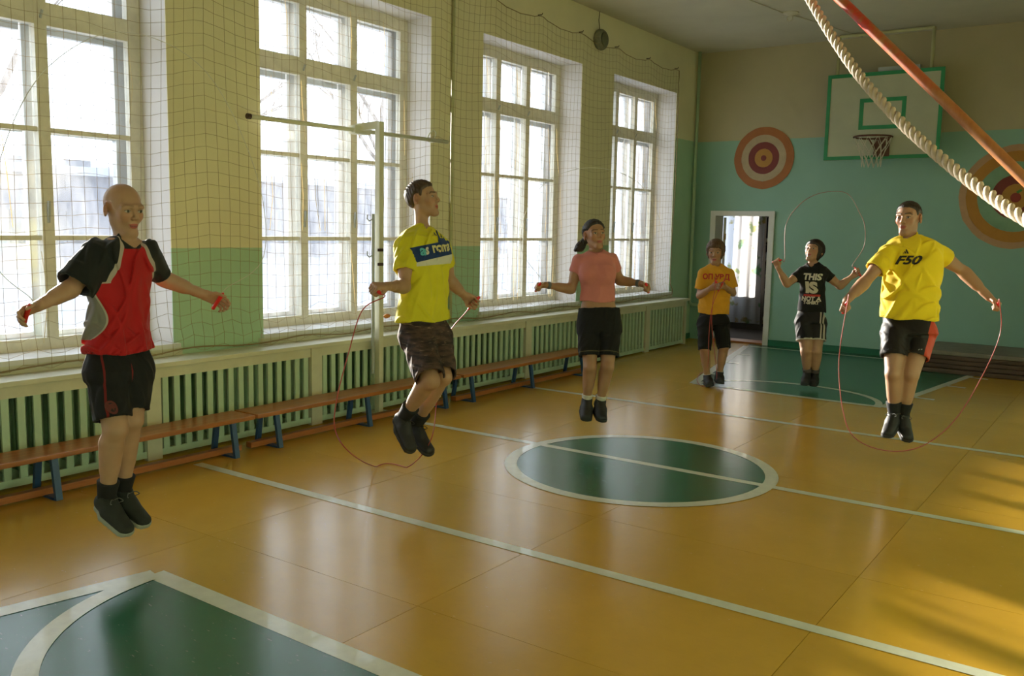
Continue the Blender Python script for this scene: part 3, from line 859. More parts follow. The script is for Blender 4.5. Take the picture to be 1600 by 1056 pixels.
# ================================================================== people: implicit surfaces meshed into one continuous skin
class Grid:
    def __init__(s, lo, hi, h):
        s.h = h; s.lo = np.array(lo, np.float32)
        s.n = np.ceil((np.array(hi)-np.array(lo))/h).astype(int)+1
        s.F = np.full(s.n, .5, np.float32)
    def box(s, lo, hi):
        a = np.clip(np.floor((np.array(lo)-s.lo)/s.h).astype(int), 0, s.n-1)
        b = np.clip(np.ceil((np.array(hi)-s.lo)/s.h).astype(int)+1, 1, s.n)
        sl = tuple(slice(a[i], b[i]) for i in range(3))
        ax = [(s.lo[i]+s.h*np.arange(a[i], b[i], dtype=np.float32)).astype(np.float32) for i in range(3)]
        return sl, ax[0][:, None, None], ax[1][None, :, None], ax[2][None, None, :]
    def add(s, prim, k=.02, op='u'):
        lo, hi, fn = prim
        pad = k+3*s.h
        sl, X, Y, Z = s.box(np.array(lo)-pad, np.array(hi)+pad)
        if 0 in s.F[sl].shape: return
        d = fn(X, Y, Z).astype(np.float32); A = s.F[sl]
        if op == 'u':
            hh = np.maximum(k-np.abs(A-d), 0)/k
            s.F[sl] = np.minimum(A, d)-hh*hh*k*.25
        else:
            d = -d
            hh = np.maximum(k-np.abs(A-d), 0)/k
            s.F[sl] = np.maximum(A, d)+hh*hh*k*.25
    def mesh(s):
        F = s.F; S = F < 0
        c = np.zeros(np.array(F.shape)-1, np.uint8)
        for i in (0, 1):
            for j in (0, 1):
                for k in (0, 1):
                    c += S[i:F.shape[0]-1+i, j:F.shape[1]-1+j, k:F.shape[2]-1+k]
        act = (c > 0) & (c < 8)
        idx = np.argwhere(act)
        ids = np.full(c.shape, -1, np.int32); ids[act] = np.arange(len(idx))
        acc = np.zeros((len(idx), 3)); cnt = np.zeros(len(idx))
        I, J, K = idx.T
        val = {}
        for i in (0, 1):
            for j in (0, 1):
                for k in (0, 1):
                    val[i, j, k] = F[I+i, J+j, K+k].astype(np.float64)
        for ax in range(3):
            for p in (0, 1):
                for q in (0, 1):
                    a = [0, 0, 0]; o = [x for x in range(3) if x != ax]
                    a[o[0]] = p; a[o[1]] = q; b = list(a); b[ax] = 1
                    va, vb = val[tuple(a)], val[tuple(b)]
                    m = (va < 0) != (vb < 0)
                    t = np.where(m, va/np.where(m, va-vb, 1), 0)
                    pt = np.zeros((len(idx), 3)); pt[:, o[0]] = p; pt[:, o[1]] = q; pt[:, ax] = t
                    acc += np.where(m[:, None], pt, 0); cnt += m
        V = (idx+acc/np.maximum(cnt, 1)[:, None])*s.h+s.lo
        quads = []
        for ax in range(3):
            o = [(ax+1) % 3, (ax+2) % 3]
            sa = [slice(1, -1)]*3; sb = [slice(1, -1)]*3
            sa[ax] = slice(0, -1); sb[ax] = slice(1, None)
            d = S[tuple(sa)] != S[tuple(sb)]
            e = np.argwhere(d)
            e2 = e.copy(); e2[:, o[0]] += 1; e2[:, o[1]] += 1      # grid index of the edge's low end
            ins = S[e2[:, 0], e2[:, 1], e2[:, 2]]
            def cell(da, db):
                q = e2.copy(); q[:, o[0]] += da; q[:, o[1]] += db
                return ids[q[:, 0], q[:, 1], q[:, 2]]
            Q = np.stack([cell(-1, -1), cell(0, -1), cell(0, 0), cell(-1, 0)], 1)
            Q[~ins] = Q[~ins][:, ::-1]
            quads.append(Q)
        Q = np.concatenate(quads)
        return V, Q[(Q >= 0).all(1)]

def unit(v):
    v = np.asarray(v, float); return v/np.linalg.norm(v)
def capsule(a, b, ra, rb, flat=None, fl=1.0):
    a = np.asarray(a, float); b = np.asarray(b, float); ba = b-a; L2 = max(ba@ba, 1e-9)
    R = max(ra, rb)*max(fl, 1)
    def fn(X, Y, Z):
        x, y, z = X-a[0], Y-a[1], Z-a[2]
        t = np.clip((x*ba[0]+y*ba[1]+z*ba[2])/L2, 0, 1)
        x = x-t*ba[0]; y = y-t*ba[1]; z = z-t*ba[2]
        if flat is not None:
            m = (x*flat[0]+y*flat[1]+z*flat[2])*(1/fl-1)
            x = x+m*flat[0]; y = y+m*flat[1]; z = z+m*flat[2]
        return np.sqrt(x*x+y*y+z*z)-(ra+(rb-ra)*t)
    return np.minimum(a, b)-R, np.maximum(a, b)+R, fn
def ellipsoid(c, r, fr=None):
    c = np.asarray(c, float); fr = np.eye(3) if fr is None else np.asarray(fr); r = np.asarray(r, float); R = max(r)
    def fn(X, Y, Z):
        x, y, z = X-c[0], Y-c[1], Z-c[2]
        k0 = 0; k1 = 0
        for i in range(3):
            q = x*fr[i][0]+y*fr[i][1]+z*fr[i][2]
            k0 = k0+(q/r[i])**2; k1 = k1+(q/r[i]**2)**2
        k0 = np.sqrt(k0); k1 = np.sqrt(k1)+1e-6
        return k0*(k0-1)/k1
    return c-R, c+R, fn
def loft(st, lat, front, n=2.3, ext=0.0):
    """st: list of (centre, half width, half depth) from bottom to top"""
    C = np.array([s[0] for s in st]); A = np.array([s[1] for s in st]); B = np.array([s[2] for s in st])
    ax = unit(C[-1]-C[0]); lat = unit(lat); front = unit(front)
    t = (C-C[0])@ax
    tt = np.linspace(t[0], t[-1], 60)
    def sm(v):
        w = np.interp(tt, t, v); k = np.array([1, 2, 3, 2, 1])/9.
        return np.convolve(np.pad(w, 2, 'edge'), k, 'valid')
    off = [sm((C-C[0])[:, i]) for i in range(3)]; SA, SB = sm(A), sm(B)
    R = max(A.max(), B.max())
    def fn(X, Y, Z):
        x, y, z = X-C[0][0], Y-C[0][1], Z-C[0][2]
        s = x*ax[0]+y*ax[1]+z*ax[2]
        sc = np.clip(s, tt[0], tt[-1])
        x = x-np.interp(sc, tt, off[0]); y = y-np.interp(sc, tt, off[1]); z = z-np.interp(sc, tt, off[2])
        a = np.interp(sc, tt, SA); b = np.interp(sc, tt, SB)
        u = np.abs(x*lat[0]+y*lat[1]+z*lat[2])/a; v = np.abs(x*front[0]+y*front[1]+z*front[2])/b
        q = (u**n+v**n+1e-9)**(1/n)
        gq = np.sqrt((u**(n-1)/a)**2+(v**(n-1)/b)**2)*q**(1-n)
        d = np.clip((q-1)/np.maximum(gq, 1/np.maximum(a, b)), -.2, .6)
        e = np.maximum(np.maximum(tt[0]-ext-s, s-tt[-1]-ext), -1)
        return np.where(e > 0, np.sqrt(np.maximum(d, 0)**2+e*e), np.maximum(d, e))
    return C.min(0)-R, C.max(0)+R, fn

def smin(a, b, k):
    h = np.maximum(k-np.abs(a-b), 0)/k
    return np.minimum(a, b)-h*h*k*.25
def smax(a, b, k): return -smin(-a, -b, k)
def folds(seed, amp, scale=24.):
    """a few long soft creases, strongest in patches"""
    r = np.random.default_rng(seed); W = []
    for i in range(6):
        a = r.uniform(0, 6.28); k = np.array([math.cos(a), math.sin(a), r.uniform(-.75, .75)]); k = k/np.linalg.norm(k)*scale*r.uniform(.75, 1.5)
        W.append((k, r.uniform(0, 6.28), r.uniform(.5, 1.1), r.uniform(0, 6.28), r.normal(size=3)*7))
    def fn(X, Y, Z):
        o = 0; w0 = np.sin(9*X+4*Y+7*Z+seed)+np.sin(8*Z-5*X+1)
        for k, p, q, m, kk in W:
            s = np.sin(k[0]*X+k[1]*Y+k[2]*Z+p+q*w0)
            mask = np.clip(.55+.65*np.sin(kk[0]*X+kk[1]*Y+kk[2]*Z+m), 0, 1)
            o = np.maximum(o, np.exp(-(s/.42)**2)*mask)
        return (.28-o)*amp
    return fn

class Head:
    def __init__(s, c, fwd, up, size):
        s.c = np.asarray(c, float); s.Y = unit(fwd); u = np.asarray(up, float); s.Z = unit(u-s.Y*(u@s.Y)); s.X = np.cross(s.Y, s.Z); s.k = size/.232
        s.fr = np.array([s.X, s.Y, s.Z])
    def p(s, x, y, z): return s.c+s.k*(s.X*x+s.Y*y+s.Z*z)
    def cap(s, a, b, ra, rb, fl=None, f=1.0):
        return capsule(s.p(*a), s.p(*b), ra*s.k, rb*s.k, None if fl is None else s.fr[fl], f)
    def ell(s, c, r, rot=None):
        fr = s.fr if rot is None else rot@s.fr
        return ellipsoid(s.p(*c), np.array(r)*s.k, fr)
    def local(s, V): return (V-s.c)@s.fr.T/s.k
    def cranium(s):
        return [(s.ell((0, -.014, .030), (.076, .096, .086)), .02), (s.ell((0, .016, -.030), (.055, .077, .081)), .03)]
    def build(s, g, smile=0.0, fem=0):
        for pr, k in s.cranium(): g.add(pr, k*s.k)
        for e in (-1, 1):
            g.add(s.cap((e*(.041-.006*fem), .000, -.056), (e*.012, .066, -.099), .017-.004*fem, .014-.003*fem), .028)
            g.add(s.ell((e*.036, .062, -.020), (.022, .020, .024)), .025)
            g.add(s.cap((e*.012, .088-.004*fem, .024), (e*.048, .070-.003*fem, .022), .010, .010), .016)
        g.add(s.cap((-.012, .070, -.102), (.012, .070, -.102), .016, .016), .025)
        for e in (-1, 1):
            g.add(s.ell((e*.033, .097, .003), (.019, .014, .0105)), .012, 's')
            g.add(s.ell((e*.032, .0765, .002), (.0145, .0135, .0125)), .004)
        g.add(s.cap((0, .086-.004*fem, .016), (0, .108-.004*fem, -.024), .0075-.001*fem, .0105-.002*fem), .010)
        for e in (-1, 1): g.add(s.ell((e*(.0115-.002*fem), .099-.002*fem, -.030), (.0085-.0015*fem, .010, .008-.001*fem)), .007)
        g.add(s.cap((-.015, .0860, -.0590), (.015, .0860, -.0590), .0065, .0065, 1, .9), .006)
        g.add(s.cap((-.012, .0850, -.0690), (.012, .0850, -.0690), .0070, .0070), .006)
        g.add(s.cap((-.02, .098, -.0635), (.02, .098, -.0635), .0028+.002*smile, .0028+.002*smile), .004, 's')
        for e in (-1, 1):
            t = math.radians(18)
            rot = np.array([[math.cos(e*t), -math.sin(e*t), 0], [math.sin(e*t), math.cos(e*t), 0], [0, 0, 1]])
            g.add(s.ell((e*.082, -.012, -.004), (.009, .021, .034), rot), .008)
            g.add(s.ell((e*.088, -.004, .000), (.006, .010, .018), rot), .006, 's')
    def paint(s, V, fem=0):
        L = s.local(V); x, y, z = L.T; ax = np.abs(x)
        front = y > .04
        def seg(a, b, r):
            a = np.array(a); b = np.array(b); q = np.stack([ax, z], 1)
            t = np.clip((q-a)@(b-a)/((b-a)@(b-a)), 0, 1)
            return r-np.linalg.norm(q-a-t[:, None]*(b-a), axis=1)
        far = -np.full(len(V), .05)
        f = lambda d: np.where(front, np.maximum(d, -.05), far)
        A = {}
        A['lips'] = f(np.maximum(1-np.sqrt((x/.023)**2+((z+.0595)/.0062)**2), 1-np.sqrt((x/.019)**2+((z+.0685)/.0072)**2))*.007)
        A['brow'] = f(seg((.014, .0275), (.040, .031), .0048-.002*fem))
        A['brow'] = np.maximum(A['brow'], f(seg((.040, .031), (.054, .022), .0032)))
        A['eyewhite'] = f((1-np.sqrt(((ax-.032)/.0135)**2+((z-.002)/.0054)**2))*.006)
        A['iris'] = f(np.minimum(.0060-np.hypot(ax-.032, z-.002), .0058-np.abs(z-.002)))
        A['iris'] = np.maximum(A['iris'], f(np.minimum(.0016-np.abs(z-.0085+((ax-.032)/.014)**2*.004), .0145-np.abs(ax-.032))))
        A['cheek'] = f(.020-np.sqrt((ax-.042)**2+(z+.025)**2))
        A['mouth'] = f(np.minimum(.0022-np.abs(z+.0637), .019-ax))
        ear = (ax > .068) & (y < .02) & (y > -.05) & (np.abs(z+.004) < .04)
        A['cheek'] = np.where(ear, .03, A['cheek'])
        return A

def head_at(P, d, spec):
    """spec: centre pixel, size in px, yaw (viewer right +), pitch up, roll, depth offset"""
    (u, v), size, yaw, pitch, roll, dd = spec
    c = px(u, v, d+dd); toc = CAMPOS-c; toc[2] = 0; toc = unit(toc); rt = np.cross([0, 0, 1], toc)
    y, p, r = map(math.radians, (yaw, pitch, roll))
    f = unit(math.cos(y)*toc+math.sin(y)*rt); lat = np.cross(f, [0, 0, 1])
    fw = math.cos(p)*f+math.sin(p)*np.array([0, 0, 1.]); up = -math.sin(p)*f+math.cos(p)*np.array([0, 0, 1.])
    up = math.cos(r)*up+math.sin(r)*rt
    return Head(c, fw, up, size*d/FPX)

def hand(g, wrist, tip, haxis, palm, curl='grip', sz=1.0):
    """palm, four bent fingers and a thumb; index side lies towards haxis. Returns the grip centre and axis"""
    Y = unit(np.asarray(tip)-wrist); X = np.asarray(haxis, float); X = unit(X-Y*(X@Y)); Z = np.cross(X, Y)
    if Z@np.asarray(palm) < 0: Z = -Z
    W = np.asarray(wrist)
    P = lambda x, y, z: W+sz*(X*x+Y*y+Z*z)
    for x in (-.026, -.009, .009, .026):
        g.add(capsule(P(x*.75, .012, 0), P(x*1.1, .084, 0), .0135*sz, .0115*sz), .012)
    ang = {'grip': (62, 150, 215), 'loose': (30, 75, 110), 'open': (12, 30, 45), 'fist': (75, 165, 235)}[curl]
    lens = ((.038, .026, .021), (.042, .028, .022), (.039, .026, .021), (.031, .021, .018))
    for i, x in enumerate((.030, .0105, -.0095, -.029)):
        p = P(x, .088, 0); r = (.0084, .0086, .0082, .0074)[i]*sz
        for j in range(3):
            a = math.radians(ang[j]+ (i-1.5)*(7 if curl != 'grip' else 2))
            q = p+sz*lens[i][j]*(Y*math.cos(a)+Z*math.sin(a))
            g.add(capsule(p, q, r, r*.93), .0035); p = q; r *= .95
    if curl in ('grip', 'fist'):
        th = [P(.020, .022, .008), P(.042, .050, .020), P(.034, .082, .034), P(.014, .090, .042)]
    else:
        th = [P(.020, .022, .006), P(.046, .050, .014), P(.056, .078, .022), P(.055, .10, .026)]
    for j in range(3):
        g.add(capsule(th[j], th[j+1], (.0125, .0100, .0090)[j]*sz, (.0100, .0090, .0078)[j]*sz), .005)
    return P(0, .080, .0175), X

def write_attr(me, name, vals):
    a = me.attributes.new(name, 'FLOAT', 'POINT'); a.data.foreach_set('value', np.asarray(vals, np.float32))
def sdf_object(name, g, m, parent, attrs=None):
    V, Q = g.mesh()
    me = np_mesh(name, V, Q)
    if attrs:
        for k, v in attrs(V).items(): write_attr(me, k, v)
    o = link(name, me, m, parent, True)
    return o, V, Q
def simple_grid(lo, hi, h, fn):
    g = Grid(lo, hi, h)
    X = g.lo[0]+h*np.arange(g.n[0])[:, None, None]; Y = g.lo[1]+h*np.arange(g.n[1])[None, :, None]; Z = g.lo[2]+h*np.arange(g.n[2])[None, None, :]
    g.F = np.broadcast_to(fn(X.astype(np.float32), Y.astype(np.float32), Z.astype(np.float32)), g.n).astype(np.float32)
    # keep the border outside
    for ax in range(3):
        sl = [slice(None)]*3
        for e in (0, -1):
            sl[ax] = e; g.F[tuple(sl)] = np.maximum(g.F[tuple(sl)], h)
    return g

def decal(name, me_poly, org, right, up, nrm, bvh, m, parent, off=.0042, grid=.012):
    """lay a flat printed shape (2-D polygons/mesh in metres) on a garment"""
    bm = bmesh.new(); bm.from_mesh(me_poly)
    xs_ = [v.co.x for v in bm.verts]; ys_ = [v.co.y for v in bm.verts]
    for ax, lo, hi in ((0, min(xs_), max(xs_)), (1, min(ys_), max(ys_))):
        c = lo+grid
        while c < hi:
            co = Vector((c, 0, 0)) if ax == 0 else Vector((0, c, 0)); no = Vector((1, 0, 0)) if ax == 0 else Vector((0, 1, 0))
            bmesh.ops.bisect_plane(bm, geom=bm.verts[:]+bm.edges[:]+bm.faces[:], plane_co=co, plane_no=no)
            c += grid
    bmesh.ops.triangulate(bm, faces=bm.faces[:])
    nrm = Vector(nrm); dead = []
    for v in bm.verts:
        p = Vector(org)+Vector(right)*v.co.x+Vector(up)*v.co.y
        hit = bvh.ray_cast(p+nrm*.35, -nrm, .8)
        if hit[0] is None: dead.append(v)
        else: v.co = hit[0]+nrm*off
    bmesh.ops.delete(bm, geom=dead, context='VERTS')
    me = bpy.data.meshes.new(name); bm.to_mesh(me); bm.free()
    if len(me.polygons) == 0: return None
    # thickness is only that of the print
    return link(name, me, m, parent, True)
def text_mesh(s, size, shear=0, bold=0.0, spacing=1.0, sx=1.0):
    cu = bpy.data.curves.new('lettering', 'FONT'); cu.body = s; cu.size = size; cu.shear = shear; cu.offset = bold; cu.align_x = 'CENTER'; cu.align_y = 'CENTER'; cu.space_character = spacing; cu.resolution_u = 3
    o = bpy.data.objects.new('lettering_tmp', cu); COL.objects.link(o)
    me = bpy.data.meshes.new_from_object(o.evaluated_get(bpy.context.evaluated_depsgraph_get()))
    bpy.data.objects.remove(o, do_unlink=True)
    if sx != 1.0:
        for v in me.vertices: v.co.x *= sx
    return me
def poly_mesh(polys):
    mb = MB()
    for p in polys: mb.add([(x, y, 0) for x, y in p], [tuple(range(len(p)))])
    return mb.mesh('print')

def build_person(S):
    d = S['d']; h = S.get('h', .005)
    base = px_z(*S['base']); root = empty('person', (base[0], base[1], 0), S['label'], 'person')
    J = {k: px(v[0], v[1], d+(v[2] if len(v) > 2 else 0)) for k, v in S['j'].items()}
    toc = CAMPOS-J['pelvis']; toc[2] = 0; toc = unit(toc); rt = np.cross([0, 0, 1], toc)
    yw = math.radians(S['yaw']); front = math.cos(yw)*toc+math.sin(yw)*rt; lat = math.cos(yw)*rt-math.sin(yw)*toc
    mpp = d/FPX
    flt = S.get('flat', .58)
    def stations(rows):
        out = []
        for row in rows:
            v, ul, ur = row[:3]; dd = row[3] if len(row) > 3 else 0
            w = (ur-ul)/2*mpp; a = w/math.sqrt(math.cos(yw)**2+(flt*math.sin(yw))**2)
            out.append((px((ul+ur)/2, v, d+dd), a, a*flt))
        return out[::-1]
    sh = [(c, a-.009, b-.007) for c, a, b in stations(S['shirt'])]
    sc = S.get('lim', 1.0)
    # ---------------- body
    pts = np.array([p for p in J.values()])
    Hd = head_at(None, d, S['head'])
    lo = np.minimum(pts.min(0), Hd.c-.14)-np.array([.16, .16, .03]); hi = np.maximum(pts.max(0), Hd.c+.14)+np.array([.16, .16, .02])
    g = Grid(lo, hi, h)
    tb = [(c, a-(.045 if i < 2 else .024), b-(.040 if i < 2 else .022)) for i, (c, a, b) in enumerate(sh)]
    tb = [x for x in tb if x[1] > .03]
    g.add(loft(tb, lat, front, 2.2), .02)
    if 'midriff' in S:
        g.add(loft(stations(S['midriff']), lat, front, 2.1), .02)
    g.add(ellipsoid(J['pelvis']-np.array([0, 0, .03]), (.125*sc, .072*sc, .10*sc), [lat, front, [0, 0, 1]]), .04)
    nb = J['neck']; hb = Hd.p(0, -.022, -.045)
    nr = S.get('neck_r', .052)*Hd.k
    g.add(capsule(nb-np.array([0, 0, .03]), hb, nr*1.06, nr*.95), .025)
    g.add(capsule(nb-np.array([0, 0, .035])-lat*.05, nb-np.array([0, 0, .035])+lat*.05, .035, .035), .05)
    Hd.build(g, S.get('smile', 0), S.get('fem', 0))
    grips = {}
    for s in 'ab':
        sh_, el, wr = J['sh'+s], J['el'+s], J['wr'+s]
        ra = S.get('arm', .040)
        g.add(capsule(sh_, el, ra*1.18, ra*.93), .02)
        g.add(ellipsoid(sh_*.55+el*.45, (ra*1.08, ra*1.08, .09), np.array([unit(np.cross(el-sh_, [0.3, .2, 1])), unit(np.cross(el-sh_, np.cross(el-sh_, [0.3, .2, 1]))), unit(el-sh_)])), .03)
        fl = unit(np.cross(wr-el, front))
        g.add(capsule(el, wr, ra*.95, ra*.62), .018)
        g.add(capsule(el*.85+wr*.15, el*.5+wr*.5, ra*1.0, ra*.82), .03)
        hs = S['hand'+s]
        tip = px(*hs['tip'][:2], d+hs['tip'][2])
        hx = px(*hs['axis'][:2], d+hs['axis'][2])-px(*hs['axis0'][:2], d+hs['axis0'][2]) if 'axis0' in hs else px(*hs['axis'][:2], d+hs['axis'][2])-tip
        g.add(capsule(el*.2+wr*.8, wr+unit(tip-wr)*.012, ra*.66, ra*.56), .012)
        grips[s] = hand(g, wr, tip, hx, np.array(hs.get('palm', (0, 0, -1))), hs.get('curl', 'grip'), S.get('hsz', .95))
    feet = {}
    rl = S.get('leg', .052)
    for s in 'ab':
        hp_, kn, an, toe = J['hip'+s], J['kn'+s], J['an'+s], J['toe'+s]
        fd = unit(toe-an); sd = unit(kn-an)
        back = unit(-(fd-sd*(fd@sd)))
        g.add(capsule(hp_, kn, rl*1.62, rl*1.06), .03)
        g.add(capsule(kn, an, rl*.96, rl*.66), .02)
        c1 = kn*.78+an*.22+back*.022; c2 = kn*.45+an*.55+back*.008
        g.add(capsule(c1, c2, rl*.98, rl*.72), .035)
        g.add(ellipsoid(kn-back*.018, (rl*.72, rl*.72, rl*.8), np.array([np.cross(sd, back), back, sd])), .025)
        # foot frame: sole direction towards the toe
        sole = unit(toe-(an-sd*.07+back*.03))
        upf = unit(sd-sole*(sd@sole)); latf = np.cross(sole, upf)
        heel = an-upf*.075-sole*.045
        fl_ = S.get('foot', .25)
        feet[s] = (heel, sole, upf, latf, fl_)
        g.add(capsule(heel+upf*.04+sole*.03, heel+upf*.025+sole*(fl_*.82), .030, .020), .02)
        g.add(capsule(an, heel+upf*.035+sole*.05, rl*.64, .030), .02)
    skm = skin('skin', S['skin'], **S.get('skinkw', {}))
    body, V, Q = sdf_object('body', g, skm, root, lambda V: Hd.paint(V, S.get('fem', 0)))
    # ---------------- shirt
    hc = S.get('hc', .0065)
    fo = folds(S['seed'], S.get('fold', .010))
    torso = loft(sh, lat, front, S.get('shn', 2.3), .0)[2]
    slv = []
    for s in 'ab':
        a, b = J['sh'+s], J['el'+s]; t, r0, r1 = S['sleeve'+s]
        e = a+(b-a)*t
        slv.append((a, e, capsule(a, e+(e-a)*.2, r0, r1)[2], unit(e-a)))
    busts = []
    if 'bust' in S:
        bu, bv_, br, bo = S['bust']; bc = px(bu, bv_, d)
        busts = [ellipsoid(bc+e*lat*bo+front*.068, (br, br*.85, br*1.05), [lat, front, [0, 0, 1]])[2] for e in (-1, 1)]
    hem = S['hem']; hemz = px(hem[0], hem[1], d)[2]
    nax = unit(hb-nb)
    neckp = capsule(nb-nax*.03, nb+nax*.10, nr*1.12+.004, nr*1.10+.006)[2]
    def shirt_fn(X, Y, Z):
        f = fo(X, Y, Z)
        T = torso(X, Y, Z)+f
        for bp in busts: T = smin(T, bp(X, Y, Z)+f*.5, .06)
        dd = T
        for a, e, c, ax in slv:
            q = c(X, Y, Z)+f*.6
            pl = (X-e[0])*ax[0]+(Y-e[1])*ax[1]+(Z-e[2])*ax[2]
            q = smax(q, pl, .006)
            cav = np.maximum(c(X, Y, Z)+f*.6+.014, -(pl+.05))
            q = np.maximum(q, -np.maximum(np.maximum(cav, -pl-.045), pl-.01))
            dd = smin(dd, q, .03)
        wob = .006*np.sin(23*X+17*Y+S['seed'])
        hz = hemz+wob-Z
        dd = smax(dd, hz, .005)
        cav = np.maximum(T+.014, Z-(hemz+.040))
        dd = np.maximum(dd, -cav)
        dd = smax(dd, -neckp(X, Y, Z), .008)
        return dd
    P_ = np.concatenate([np.array([c for c, _, _ in sh]), np.array([e for _, e, _, _ in slv]), np.array([a for a, _, _, _ in slv])])
    g = simple_grid(P_.min(0)-np.array([.26, .26, .05]), P_.max(0)+np.array([.26, .26, .14]), hc, shirt_fn)
    def shirt_attr(V):
        q = V-J['pelvis']; out = {}
        tz = V[:, 2]; s_ = (V-nb)@lat; t_ = (V-nb)@front
        T = torso(V[:, 0], V[:, 1], V[:, 2]); SL = np.minimum(slv[0][2](V[:, 0], V[:, 1], V[:, 2]), slv[1][2](V[:, 0], V[:, 1], V[:, 2]))
        # neckband
        c = nb+nax*.0; ring = np.linalg.norm((V-c)-((V-c)@nax)[:, None]*nax, axis=1)
        out['band'] = np.where(tz > nb[2]-.06, np.minimum((nr*1.12+.017)-ring, tz-(nb[2]-.045)), -.05)
        if 'regions' in S: out.update(S['regions'](dict(V=V, s=s_, t=t_, z=tz, T=T, SL=SL, nb=nb, pz=lambda v: px(S['hem'][0], v, d)[2], mpp=mpp)))
        return out
    shirt, SV, SQ = sdf_object('t_shirt', g, S['shirt_mat'], root, shirt_attr)
    bvh = BVHTree.FromPolygons([Vector(v) for v in SV], [tuple(map(int, q)) for q in SQ])
    # ---------------- shorts
    sp = stations(S['shorts'])
    nh = sum(1 for r_ in S['shorts'] if r_[0] < hem[1]+12)
    sp = [(c, a-(.024 if i >= len(sp)-nh else 0), b-(.024 if i >= len(sp)-nh else 0)) for i, (c, a, b) in enumerate(sp)] if 'midriff' not in S else sp
    pel = loft(sp, lat, front, 2.2)[2]
    fo2 = folds(S['seed']+50, S.get('fold2', .008), 26.)
    lg = []
    for s in 'ab':
        a, b = J['hip'+s], J['kn'+s]; t, r0, r1 = S['short_leg'+s]
        e = a+(b-a)*t; lg.append((a, e, capsule(a, e+(e-a)*.15, r0, r1)[2], unit(e-a)))
    def shorts_fn(X, Y, Z):
        f = fo2(X, Y, Z); dd = pel(X, Y, Z)+f*.5
        legs = None; cuts = []
        for a, e, c, ax in lg:
            q = c(X, Y, Z)+f
            pl = (X-e[0])*ax[0]+(Y-e[1])*ax[1]+(Z-e[2])*ax[2]
            q = smax(q, pl, .006)
            legs = q if legs is None else smin(legs, q, .012)
            cuts.append(np.maximum(c(X, Y, Z)+.010, -pl-.045))
        dd = smin(dd, legs, .04)
        for a, e, c, ax in lg:
            pass
        for c in cuts: dd = np.maximum(dd, -c)
        return dd
    P_ = np.concatenate([np.array([c for c, _, _ in sp]), np.array([e for _, e, _, _ in lg])])
    g = simple_grid(P_.min(0)-.22, P_.max(0)+.22, hc, shorts_fn)
    def shorts_attr(V):
        out = {}
        q = (V-J['pelvis']); s_ = q@lat; t_ = q@front
        dist = np.full(len(V), 9.); along = np.zeros(len(V)); side = np.zeros(len(V)); fr_ = np.zeros(len(V))
        for i, (a, e, c, ax) in enumerate(lg):
            dd = c(V[:, 0], V[:, 1], V[:, 2]); m = dd < dist
            dist[m] = dd[m]; along[m] = ((V-e)@ax)[m]
            L = unit(lat-ax*(lat@ax)); side[m] = (((V-a)-((V-a)@ax)[:, None]*ax)@L)[m]; 
            Fr = np.cross(ax, L); fr_[m] = (((V-a)-((V-a)@ax)[:, None]*ax)@unit(front-ax*(front@ax)))[m]
        if 'short_regions' in S: out.update(S['short_regions'](dict(V=V, s=s_, t=t_, side=side, fr=fr_, along=along, z=V[:, 2])))
        return out
    shorts, HV, HQ = sdf_object('shorts', g, S['shorts_mat'], root, shorts_attr)
    hbvh = BVHTree.FromPolygons([Vector(v) for v in HV], [tuple(map(int, q)) for q in HQ])
    # ---------------- socks and shoes
    for s in 'ab':
        heel, sole, upf, latf, fl_ = feet[s]; an, kn = J['an'+s], J['kn'+s]
        sd = unit(kn-an); L = S['sock_len']
        pts_ = [heel+upf*.05+sole*.05, an+sd*.0, an+sd*L*.5, an+sd*L]
        rr = [.036, rl*.66+.007, rl*.66+.007+.006*L/.1, rl*.66+.008+.012*L/.1]
        mb = MB().tube(catmull(pts_, 4), list(np.interp(np.linspace(0, 3, 13), range(4), rr)), 16); mb.build('sock', S['sock_mat'], root, True)
        up = upf
        F_ = lambda x, y, z: heel+sole*x+latf*y+up*z
        A_ = capsule(F_(.035, 0, .045), F_(.10, 0, .045), .038, .036, latf, .95)[2]
        B_ = capsule(F_(.10, 0, .034), F_(fl_-.045, 0, .020), .040, .032, latf, 1.30)[2]
        C_ = capsule(F_(.04, 0, .05), F_(.055, 0, .085), .040, .042)[2]
        T_ = capsule(F_(.09, 0, .065), F_(.13, 0, .05), .026, .026)[2]
        def shoe_fn(X, Y, Z, A_=A_, B_=B_, C_=C_, T_=T_, heel=heel, up=up):
            dd = smin(smin(A_(X, Y, Z), B_(X, Y, Z), .03), smin(C_(X, Y, Z), T_(X, Y, Z), .02), .02)
            zz = (X-heel[0])*up[0]+(Y-heel[1])*up[1]+(Z-heel[2])*up[2]
            dd = smax(dd, .012-zz, .004)
            dd = smax(dd, zz-.098, .006)
            return dd
        c = heel+sole*fl_*.5
        g = simple_grid(c-.21, c+.21, .0055, shoe_fn)
        shoe, _, _ = sdf_object('shoe', g, S['shoe_mat'], root)
        def sole_fn(X, Y, Z, A_=A_, B_=B_, heel=heel, up=up):
            zz = (X-heel[0])*up[0]+(Y-heel[1])*up[1]+(Z-heel[2])*up[2]
            k = .022-zz
            X2, Y2, Z2 = X+up[0]*k, Y+up[1]*k, Z+up[2]*k
            dd = smin(A_(X2, Y2, Z2), B_(X2, Y2, Z2), .03)-.003
            return np.maximum(np.maximum(dd, zz-.018), -zz-.004)
        g = simple_grid(c-.21, c+.21, .0055, sole_fn)
        sdf_object('sole', g, S['sole_mat'], shoe)
